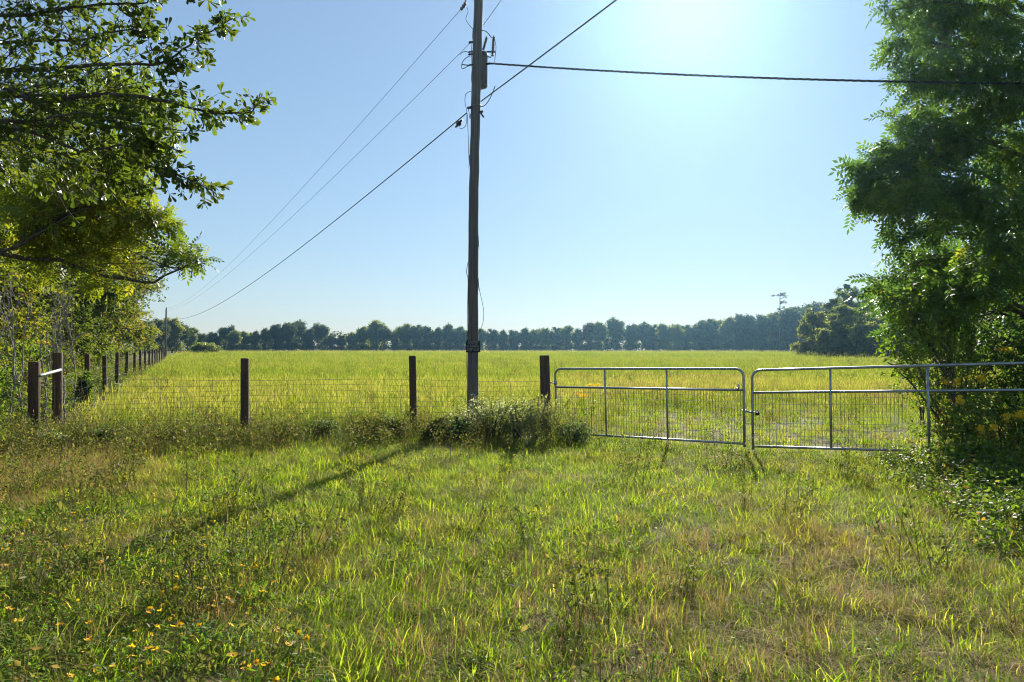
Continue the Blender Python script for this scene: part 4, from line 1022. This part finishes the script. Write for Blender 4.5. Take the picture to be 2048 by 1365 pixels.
# goldenrod
def goldenrod(px, Y, h, label, seed):
    T = Tree(seed); r = T.r; x = (px - 1024) / F * Y; b = np.array((x, Y, float(ground(x, Y))))
    o = thing('goldenrod', label, 'flower', tuple(b), 'goldenrod plants')
    top = b + (r.normal() * .12, 0, h)
    C = T.stem([b, .5 * (b + top) + (r.normal() * .05, 0, 0), top], .005, .003, 10, .01, 4)
    T.spray(C, .5 * (b + top), (.07, .07, h * .3), 30, 1, 'rhomb', .09, .1, .002, .5, .4, .2, twigs=False)
    link('stem', np_mesh('stem', np.concatenate(T.bV) - b, [np.concatenate(T.bF)], M['weed'], tint=np.full(T.bn, .3)), o)
    link('leaves', np_mesh('leaves', np.concatenate(T.lV) - b, [np.concatenate(T.lF)], M['vine'], tint=np.concatenate(T.lT)), o)
    T2 = Tree(seed + 1)
    for k in range(6):
        a = r.uniform(0, 6.28); e = top + (np.cos(a) * .15, np.sin(a) * .11, -.02 + r.uniform(-.08, .06))
        Ln = np.array([top - (0, 0, .12 + .02 * k), .5 * (top + e) + (0, 0, .04), e])
        T2.spray(Ln, .4 * top + .6 * e, (.065, .05, .022), 16, 6, 'rhomb', .018, 0, .002, .5, .5, 0, .006, twigs=False)
    link('plume', np_mesh('plume', np.concatenate(T2.lV) - b, [np.concatenate(T2.lF)], M['goldenrod'], tint=np.concatenate(T2.lT)), o)
for k, (px, Y, h, lb) in enumerate([(1912, 10.6, 1.22, 'goldenrod with the highest bright plume just over the right gate rail'), (1945, 10.7, 1.28, 'goldenrod leaning right beside the tallest bright plume'), (1918, 10.3, .98, 'goldenrod plume hanging just under the middle gate rail'), (1950, 9.6, .62, 'low bright goldenrod plume over the bushes'),
                                    (2008, 9.8, .76, 'dim goldenrod plume in the shade left of the edge'), (2038, 9.7, .80, 'shaded goldenrod plume cut by the right picture edge'), (2015, 11.8, 1.75, 'tan faded plume rising above the right gate in the dark'), (1182, 13.6, 1.02, 'lone goldenrod in the field behind the left gate'), (1168, 13.9, .82, 'small goldenrod beside the lone one behind the left gate')]):
    goldenrod(px, Y, h, lb, 950 + 3 * k)

# ------------------------------------------------------------------ ground vegetation
LIB = bpy.data.collections          # clump meshes live in collections that are not part of the scene


def blade_clump(r, n, rad, h, lean, wd, tint, tip=0, up=.0, flat=False):
    V = []; Fs = []; T = []; c = 0
    for k in range(n):
        a = r.uniform(0, 6.28); q = rad * math.sqrt(r.uniform()); b = np.array((math.cos(a) * q, math.sin(a) * q, 0))
        az = r.uniform(0, 6.28) if not rad else a + r.normal() * 1.0
        d = np.array((math.cos(az), math.sin(az), 0)); H = r.uniform(*h); Ln = r.uniform(*lean); w_ = r.uniform(*wd)
        side = np.array((-d[1], d[0], 0)) * .85 + np.array((r.normal() * .2, r.normal() * .2, 0)); side = unit(side)
        t = np.array((0, .35, .7, 1.0)); hor = Ln * H * t ** 1.8; ver = H * (t - .45 * min(Ln, 1.3) * t ** 2.2)
        if flat: hor = H * t; ver = .012 + .03 * np.sin(t * 3.1) * r.uniform(.3, 1.2)
        C = b + d * hor[:, None] + np.array((0, 0, 1)) * ver[:, None]
        ws = w_ * np.array((.7, 1, .7))
        v = [C[0] - side * ws[0], C[0] + side * ws[0], C[1] - side * ws[1], C[1] + side * ws[1], C[2] - side * ws[2], C[2] + side * ws[2], C[3]]
        V += v; Fs += [(c, c + 1, c + 3), (c, c + 3, c + 2), (c + 2, c + 3, c + 5), (c + 2, c + 5, c + 4), (c + 4, c + 5, c + 6)]
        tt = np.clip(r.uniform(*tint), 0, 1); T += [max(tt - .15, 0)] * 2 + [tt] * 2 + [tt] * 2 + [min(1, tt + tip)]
        c += 7
    return np.array(V), np.array(Fs), np.array(T)


def seed_heads(r, n, rad, h, tint):
    V = []; Fs = []; T = []; c = 0
    for k in range(n):
        a = r.uniform(0, 6.28); q = rad * math.sqrt(r.uniform()); b = np.array((math.cos(a) * q, math.sin(a) * q, 0)); H = r.uniform(*h)
        d = np.array((r.normal() * .15, r.normal() * .15, 1)); e = b + d * H; s_ = np.array((.0016, 0, 0)); w_ = np.array((.006, .002, 0))
        V += [b - s_, b + s_, e, e - d * .02, e + w_ + d * .05, e + d * .12, e - w_ + d * .05]
        Fs += [(c, c + 1, c + 2), (c + 3, c + 4, c + 5), (c + 3, c + 5, c + 6)]; T += [tint] * 7; c += 7
    return np.array(V), np.array(Fs), np.array(T)


def leaf_clump(r, n, rad, h, size, tint, tpl='oval', stems=6, dome=True):
    tv, tf = TPL[tpl]
    a = r.uniform(0, 6.28, n); q = rad * np.sqrt(r.uniform(0, 1, n)); z = r.uniform(h[0], h[1], n) * ((1 - .5 * (q / rad) ** 2) if dome else 1)
    p = np.stack([np.cos(a) * q, np.sin(a) * q, z], 1)
    d = np.stack([np.cos(a), np.sin(a), r.normal(size=n) * .4], 1) + r.normal(size=(n, 3)) * .5
    V, Fa = place_leaves(tv, tf, p, d, unit(r.normal(size=(n, 3))) * .6 + (0, 0, .8), size * r.uniform(.6, 1.25, n))
    T = np.repeat(np.clip(r.uniform(tint[0], tint[1], n), 0, 1), len(tv))
    k = stems; i = r.integers(0, n, k); S0 = np.stack([r.normal(size=k) * rad * .25, r.normal(size=k) * rad * .25, np.zeros(k)], 1)
    C = bez(S0[:, None], (.5 * (S0 + p[i]) + (0, 0, .02))[:, None], p[i][:, None], np.broadcast_to(np.linspace(0, 1, 4), (k, 4)))
    V2, F2 = tubes(C, np.full((k, 4), .0022), 3)
    F2 = np.concatenate([F2[:, :3], F2[:, [0, 2, 3]]])
    return np.concatenate([V, V2]), np.concatenate([Fa, F2 + len(V)]), np.concatenate([T, np.full(len(V2), .35)])


def weed_clump(r, n, rad, h, leaf, tint):
    V = []; Fs = []; T = []; c = 0; tv, tf = TPL['rhomb']
    for k in range(n):
        a = r.uniform(0, 6.28); q = rad * math.sqrt(r.uniform()); b = np.array((math.cos(a) * q, math.sin(a) * q, 0)); H = r.uniform(*h)
        e = b + np.array((r.normal() * .25 * H, r.normal() * .25 * H, H))
        C = bez(b[None], .5 * (b + e)[None] + r.normal(size=(1, 3)) * .03, e[None], np.linspace(0, 1, 5)[None].T).reshape(1, -1, 3)[:, :5]
        v, f = tubes(C, np.linspace(.0035, .0012, 5)[None], 3); f = np.concatenate([f[:, :3], f[:, [0, 2, 3]]])
        V.append(v); Fs.append(f + c); T.append(np.full(len(v), .75)); c += len(v)
        m_ = 16; t = r.uniform(.25, 1, m_); p = b + (e - b) * t[:, None] + r.normal(size=(m_, 3)) * .03
        v, f = place_leaves(tv, tf, p, unit(r.normal(size=(m_, 3))) + (0, 0, .2), unit(r.normal(size=(m_, 3))) + (0, 0, .5), leaf * r.uniform(.5, 1.3, m_))
        V.append(v); Fs.append(f + c); T.append(np.repeat(np.clip(r.uniform(*tint, m_), 0, 1), len(tv))); c += len(v)
    return np.concatenate(V), np.concatenate(Fs), np.concatenate(T)


def join(*parts):
    V = []; Fs = []; T = []; c = 0
    for v, f, t in parts: V.append(v); Fs.append(f + c); T.append(t); c += len(v)
    return np.concatenate(V), np.concatenate(Fs), np.concatenate(T)


def library(name, meshes, mat):
    c = bpy.data.collections.new(name)
    for i, (V, Fa, T) in enumerate(meshes):
        o = bpy.data.objects.new(f'{name}_clump_{i}', np_mesh(name, V, [Fa], mat, tint=T)); c.objects.link(o)
    return c


def gn_scatter(name, label, pos, rot, scl, coll, nvar):
    r = np.random.default_rng(len(pos))
    me = bpy.data.meshes.new(name); me.vertices.add(len(pos)); me.vertices.foreach_set('co', np.asarray(pos, np.float32).ravel())
    a = me.attributes.new('rot', 'FLOAT_VECTOR', 'POINT'); a.data.foreach_set('vector', np.asarray(rot, np.float32).ravel())
    a = me.attributes.new('scl', 'FLOAT_VECTOR', 'POINT'); a.data.foreach_set('vector', np.asarray(scl, np.float32).ravel())
    a = me.attributes.new('idx', 'INT', 'POINT'); a.data.foreach_set('value', r.integers(0, nvar, len(pos)).astype(np.int32))
    o = link(name, me); tag(o, label, kind='stuff')
    ng = bpy.data.node_groups.new(name, 'GeometryNodeTree')
    ng.interface.new_socket('Geometry', in_out='INPUT', socket_type='NodeSocketGeometry'); ng.interface.new_socket('Geometry', in_out='OUTPUT', socket_type='NodeSocketGeometry')
    N = ng.nodes.new; L = ng.links.new
    gi = N('NodeGroupInput'); go = N('NodeGroupOutput'); ip = N('GeometryNodeInstanceOnPoints'); ci = N('GeometryNodeCollectionInfo')
    ci.inputs['Collection'].default_value = coll; ci.inputs['Separate Children'].default_value = True; ci.inputs['Reset Children'].default_value = True
    def attr(nm, ty):
        n = N('GeometryNodeInputNamedAttribute'); n.data_type = ty; n.inputs['Name'].default_value = nm; return n.outputs['Attribute']
    er = N('FunctionNodeEulerToRotation'); L(attr('rot', 'FLOAT_VECTOR'), er.inputs[0])
    L(gi.outputs[0], ip.inputs['Points']); L(ci.outputs[0], ip.inputs['Instance']); ip.inputs['Pick Instance'].default_value = True
    L(attr('idx', 'INT'), ip.inputs['Instance Index']); L(er.outputs[0], ip.inputs['Rotation']); L(attr('scl', 'FLOAT_VECTOR'), ip.inputs['Scale'])
    L(ip.outputs[0], go.inputs[0])
    md = o.modifiers.new('scatter', 'NODES'); md.node_group = ng
    return o


def region(r, dens, y0, y1, marg=1.6, k=.80):
    """uniform points in the wedge of ground the photograph could show, a little wider"""
    n = int(dens * (k * (y1 ** 2 - y0 ** 2) + 2 * marg * (y1 - y0)))
    y = np.sqrt(r.uniform(y0 ** 2, y1 ** 2, n)); x = r.uniform(-1, 1, n) * (k * y + marg)
    return x, y


def scat(name, label, x, y, coll, nv, smin, smax, tiltmax=.15, seed=0, hvar=.25, sink=.0):
    r = np.random.default_rng(seed + 1000); n = len(x)
    s = r.uniform(smin, smax, n)
    rot = np.stack([r.normal(size=n) * tiltmax, r.normal(size=n) * tiltmax, r.uniform(0, 6.28, n)], 1)
    sc = np.stack([s, s, s * r.uniform(1 - hvar, 1 + hvar, n)], 1)
    gn_scatter(name, label, np.stack([x, y, ground(x, y) - sink], 1), rot, sc, coll, nv)


rl = np.random.default_rng(500)
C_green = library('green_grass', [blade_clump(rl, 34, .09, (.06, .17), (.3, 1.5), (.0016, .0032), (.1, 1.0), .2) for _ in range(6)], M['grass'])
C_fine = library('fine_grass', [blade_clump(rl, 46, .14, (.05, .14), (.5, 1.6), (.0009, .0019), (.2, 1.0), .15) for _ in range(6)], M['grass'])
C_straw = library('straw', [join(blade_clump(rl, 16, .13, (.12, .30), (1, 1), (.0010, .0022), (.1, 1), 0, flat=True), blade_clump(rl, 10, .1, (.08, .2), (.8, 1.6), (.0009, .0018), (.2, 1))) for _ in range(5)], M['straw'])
C_clover = library('clover', [leaf_clump(rl, 70, .13, (.02, .12), .022, (.05, .95)) for _ in range(5)], M['clover'])
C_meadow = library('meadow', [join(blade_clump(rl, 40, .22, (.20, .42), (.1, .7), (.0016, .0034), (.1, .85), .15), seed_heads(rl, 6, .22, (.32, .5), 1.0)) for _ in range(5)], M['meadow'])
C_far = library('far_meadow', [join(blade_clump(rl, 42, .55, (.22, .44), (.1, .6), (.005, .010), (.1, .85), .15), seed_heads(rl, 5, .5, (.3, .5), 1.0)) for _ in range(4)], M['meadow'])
C_weed = library('weeds', [weed_clump(rl, 7, .16, (.22, .52), .036, (.05, .95)) for _ in range(6)], M['weed'])
C_vine = library('undergrowth', [leaf_clump(rl, 70, .24, (.06, .34), .055, (.1, 1), stems=14) for _ in range(5)], M['vine'])
C_rust = library('rust_grass', [blade_clump(rl, 40, .14, (.14, .30), (.2, .8), (.0008, .0015), (.1, .9), .2) for _ in range(4)], M['rust'])

# --- verge in front of the fence
r = np.random.default_rng(1)
def fence_y(x): return np.interp(x, [-9, postC[0], postB[0], postA[0], 3.7, 7.5], [12.3, 12.9, 13.35, 13.3, 11.05, 9.3])
x, y = region(r, 105, 2.3, 14.2)
before = y < fence_y(x) + .6
n1 = fbm(x, y, 1.3, 21); n2 = fbm(x, y, .5, 31); n3 = fbm(x, y, 2.6, 41)
strip = sstep(1.9, .8, np.abs(y - fence_y(x) + .5) + (fbm(x, y, 1.1, 33) - .5) * 2.6) * (x < .95)             # weedy strip under the wire
rightdry = sstep(.2, 1.6, x - .10 * y) * sstep(7.5, 5.0, y)
rightgreen = sstep(-.4, .5, x - (2.2 + .33 * y)) * sstep(4.4, 6.0, y)
leftleaf = sstep(.3, -.8, x + .27 * y + .15) * sstep(8.2, 5.6, y)
leftbrown = sstep(.5, -.6, x + .52 * y) * sstep(6.6, 8.2, y) * sstep(12.5, 10.5, y)
u = r.uniform(size=len(x))
pg = before * np.clip(.62 * sstep(.30, .62, n1 * .7 + n2 * .3) * (1 - .65 * rightdry) * (1 - .6 * leftleaf) * (1 - .6 * leftbrown) + .12 * (1 - strip), 0, 1) * (1 - .6 * strip) * (1 - .6 * rightgreen)
k = u < pg
scat('green_grass', 'tufts of fresh green grass on the verge before the gates', x[k], y[k], C_green, 6, .55, 1.4, .12, 1)
u = r.uniform(size=len(x)); k = before & (u < (.50 - .2 * strip - .2 * leftleaf) * (1 - .5 * rightgreen))
scat('fine_grass', 'short wispy yellow-green grass carpeting the verge', x[k], y[k], C_fine, 6, .8, 1.5, .15, 2)
u = r.uniform(size=len(x)); k = before & (u < .06 + .42 * rightdry * sstep(.38, .58, n3 * .5 + n2 * .5) + .14 * (n1 < .42) + .10 * leftbrown)
scat('dry_grass', 'dry tan straw lying over the verge', x[k], y[k], C_straw, 5, .8, 1.4, .12, 3)
u = r.uniform(size=len(x)); k = before & (u < .62 * leftleaf * sstep(.30, .5, n2 * .6 + n1 * .4) + .04 + .25 * rightgreen + .06 * (n3 > .6) + .16 * strip)
scat('clover_cover', 'small-leaved green ground cover around the orange flowers', x[k], y[k], C_clover, 5, .7, 1.4, .15, 4)
u = r.uniform(size=len(x)); k = (u < .17 * strip * (.4 + n1) + .06 * leftbrown + .012 + .03 * leftleaf) & (y < fence_y(x) + 1.2)
scat('weeds', 'brownish leafy weeds under the wire fence', x[k], y[k], C_weed, 6, .45, 1.35, .15, 5)
u = r.uniform(size=len(x)); k = before & (u < .34 * rightgreen * (.4 + n2))
scat('undergrowth', 'glossy green undergrowth spreading below the right gate', x[k], y[k], C_vine, 5, .55, 1.2, .15, 6)
u = r.uniform(size=len(x)); k = before & (u < .16 * sstep(.56, .68, n3) * (y < 8) + .12 * rightdry * (n2 > .55) + .34 * leftbrown)
scat('rust_grass', 'thin rust-brown grass in patches on the verge', x[k], y[k], C_rust, 4, .6, 1.1, .15, 7)

# --- field behind the fence
r = np.random.default_rng(2)
x, y = region(r, 26, 9.0, 30, 2.5)
keep = (y > fence_y(x) + .35) & (x > FX(y) + .3)
n1 = fbm(x, y, 3.2, 61); n3 = fbm(x, y, 1.2, 71)
lane = sstep(1.0, 3.0, x) * sstep(26, 15, y)                                   # grazed ground behind the gates
u = r.uniform(size=len(x)); k = keep & (u < .62 - .60 * lane)
scat('meadow_grass', 'tall yellow-green grass of the field just behind the fence', x[k], y[k], C_meadow, 5, .7, 1.15, .1, 11)
u = r.uniform(size=len(x)); k = keep & (u < .75 * lane)
scat('grazed_grass', 'short green grass seen through the gate mesh', x[k], y[k], C_green, 6, .8, 1.35, .12, 12)
u = r.uniform(size=len(x)); patch = sstep(1.0, 2.0, x) * sstep(21, 24, y) * sstep(.36, .5, n1)
k = keep & (u < .5 * patch + .02)
xr, yr = region(r, 7, 30, 43, 2); ur = r.uniform(size=len(xr)); kr = ur < sstep(2, 4, xr) * sstep(16, 12, xr) * sstep(43, 37, yr) * sstep(.34, .5, fbm(xr, yr, 3.2, 61))
scat('reddish_grass', 'patch of tan and reddish seeding grass behind the gates', np.concatenate([x[k], xr[kr]]), np.concatenate([y[k], yr[kr]]), C_rust, 4, 1.3, 2.1, .12, 13)
xf, yf = region(r, .55, 15, 75, 2); kf = (xf > FX(yf) + .5) & (r.uniform(size=len(xf)) < .25 + 1.3 * sstep(.5, .7, fbm(xf, yf, 6, 81)))
scat('field_weeds', 'darker weeds standing here and there in the field grass', xf[kf], yf[kf], C_weed, 6, .8, 1.5, .12, 19)
x, y = region(r, 2.6, 28, 90, 3)
k = (x > FX(y) + .4)
scat('far_grass', 'even yellow-green grass of the middle field', x[k], y[k], C_far, 4, .8, 1.2, .08, 14)
x, y = region(r, .40, 88, 290, 3)
k = (x > FX(np.minimum(y, 100)) - .45 * np.maximum(y - 100, 0))
scat('distant_grass', 'distant grass of the field reaching the treeline', x[k], y[k], C_far, 4, 1.2, 2.0, .08, 15, sink=.05)
# woodland floor left of the long fence
x, y = region(r, 3.2, 10, 60, 8)
k = (x < FX(y) - .1) & (y > 10.5)
scat('wood_edge_undergrowth', 'tangled undergrowth along the foot of the left wood', x[k], y[k], C_vine, 5, .9, 2.0, .15, 16)
u = r.uniform(size=len(x)); k = k & (u < .5)
scat('wood_edge_weeds', 'brown weeds mixed along the foot of the left wood', x[k] + .4, y[k], C_weed, 6, 1.0, 1.9, .15, 17)
x, y = region(r, 4.0, 9, 24, 8)
k = (x > 8.6) & (y > 9) & (x > .64 * y)
scat('shaded_undergrowth', 'shaded undergrowth beneath the right-hand trees', x[k], y[k], C_vine, 5, .9, 1.8, .15, 18)

# ------------------------------------------------------------------ orange wild flowers
def flower_parts(r):
    head = MB(); n = 9
    for k in range(n):
        a = k / n * 2 * np.pi + r.normal() * .1; d = np.array((math.cos(a), math.sin(a), .35 + r.normal() * .12)); s = np.array((-math.sin(a), math.cos(a), 0)); L_ = .019 * r.uniform(.85, 1.1)
        b = d * .003
        head.add([b, b + d * L_ * .55 - s * .0055, b + d * L_ * .95 - s * .004, b + d * L_ * 1.0 + s * .004, b + d * L_ * .55 + s * .0055], [[(0, 1, 2, 3, 4)]], r.uniform(.2, 1))
    c = MB(); c.lathe([(.006, 0), (.007, .003), (.003, .007)], (0, 0, 0), (0, 0, 1), 8)
    st = MB(); st.tube([(0, 0, 0), (r.normal() * .01, r.normal() * .01, -.08), (r.normal() * .03, r.normal() * .03, -.19)], .0013, 4, False)
    return head.mesh('petals', M['petal']), c.mesh('centre', M['eye']), st.mesh('stem', M['clover'])
rf = np.random.default_rng(9)
FP = [flower_parts(rf) for _ in range(4)]
GRP = 'orange wild flowers in the left foreground'
pts = []
# the big ones of the photograph, by where they stand on the ground
big = [(8, 1226), (22, 1246), (36, 1256), (40, 1270), (18, 1138), (30, 1120), (102, 1134), (95, 1145), (182, 1255), (125, 1268), (185, 1292), (178, 1290), (275, 1275), (303, 1238), (318, 1262), (300, 1248), (350, 1258), (362, 1258), (402, 1265),
       (300, 1320), (315, 1320), (145, 1362), (196, 1346), (230, 1335), (355, 1195), (401, 1195), (458, 1207), (375, 1146), (415, 1108), (487, 1145), (514, 1142), (525, 1197), (465, 1268), (578, 1305), (600, 1278), (616, 1277), (500, 1335), (515, 1340), (530, 1345), (555, 1355), (470, 1315), (492, 1332), (540, 1322),
       (345, 1033), (310, 1050), (438, 1028), (400, 1046), (408, 1085), (250, 1082), (345, 1100), (355, 1165), (328, 1195), (268, 1300), (150, 1040), (70, 1075), (110, 1062), (60, 1052), (160, 1100), (130, 1110), (200, 1130)]
for px, py in big:
    v = 700 - py; Yg = EYE / (-v / F) * .93
    pts.append(((px - 1024) / F * Yg, Yg, 1.0 + .25 * rf.uniform()))
while len(pts) < 285:
    Yg = rf.uniform(3.2, 7.8); px = -30 + 640 * rf.uniform() ** 1.5 - 15 * (Yg - 3.2) * rf.uniform(0, 1)
    xx = (px - 1024) / F * Yg
    if rf.uniform() < .15 + .85 * float(sstep(.35, .6, fbm(np.array([xx]), np.array([Yg]), .8, 91)[0])): pts.append((xx, Yg, rf.uniform(.4, .85)))
pts.append((*xy(1518, 8.05), 1.1)); pts.append((*xy(1847, 9.7), 1.2)); 
for i, (xx, yy, s) in enumerate(pts):
    h, c, st = FP[i % 4]
    zz = float(ground(xx, yy)) + .16 * rf.uniform(.75, 1.15)
    lone = i >= len(pts) - 2
    lb = ('lone orange flower in the grass in front of the gate opening', 'lone orange flower on the bushes below the right gate')[i - len(pts) + 2] if lone else 'small orange wild flower in the leafy patch of the left foreground'
    o = thing('wild_flower', lb, 'flower', (xx, yy, zz), None if lone else GRP, rf.uniform(0, 6.28))
    o.scale = (s * .76,) * 3; o.rotation_euler = (rf.normal() * .35 + .25, rf.normal() * .3, rf.uniform(0, 6.28))
    link('petals', h, o); link('centre', c, o); link('stem', st, o)

# dead weed stalks standing in the verge
SK = [(228, 985, 1.0, .5, 'dark dead stalk leaning right in the left of the verge'), (240, 925, .7, .1, 'bent dead stalk above the leaning one near the corner posts'), (375, 1010, .55, 0, 'brushy dead stalk in the leafy patch left of the pole shadow'), (450, 1090, .5, .1, 'thin dead stalk over the flowers beside the pole shadow'), (938, 945, .62, 0, 'thin dark stalk upright below the utility pole'), (900, 930, .6, .05, 'thin stalk left of the upright one below the pole'),
      (1135, 925, .55, .1, 'thin stalk in front of the left gate'), (1330, 930, .4, .15, 'short tilted stalk under the second gate upright'), (120, 950, .8, .1, 'brown dead stalk in front of the corner posts'), (560, 1190, .5, .25, 'thin leaning stalk in the middle of the grass'), (700, 880, .7, .1, 'dry stalk under the wire fence between two posts')]
for k, (px, py, h, ln, lb) in enumerate(SK):
    Yg = EYE / ((py - 700) / F); x = (px - 1024) / F * Yg; T = Tree(1200 + k); b = np.array((x, Yg, float(ground(x, Yg)) - .02))
    C = T.stem([b, b + (ln * h * .4, 0, h * .55), b + (ln * h, 0, h)], .0045, .0015, 12, .015, 4)
    T.spray(C, C[8], (.05, .05, h * .3), 16, 3, 'rhomb', .022, .1, .003, .3, .6, .3)
    T.finish('dead_stalk', lb, 'weed', M['bark'], M['weed'], tuple(b), 'dead stalks on the verge', 'seed_head')

# ------------------------------------------------------------------ air
def haze():
    mb = MB(); mb.box((0, 160, 10.0), (760, 460, 26.0))
    m, nt, out = nodemat('haze_air'); v = nt.nodes.new('ShaderNodeVolumePrincipled')
    v.inputs['Color'].default_value = (.35, .69, 1.0, 1); v.inputs['Density'].default_value = HAZE_DENSITY; v.inputs['Anisotropy'].default_value = .86
    nt.links.new(v.outputs[0], out.inputs['Volume'])
    m.cycles.homogeneous_volume = True
    tag(mb.build('haze', m), kind='stuff')
if HAZE_DENSITY: haze()
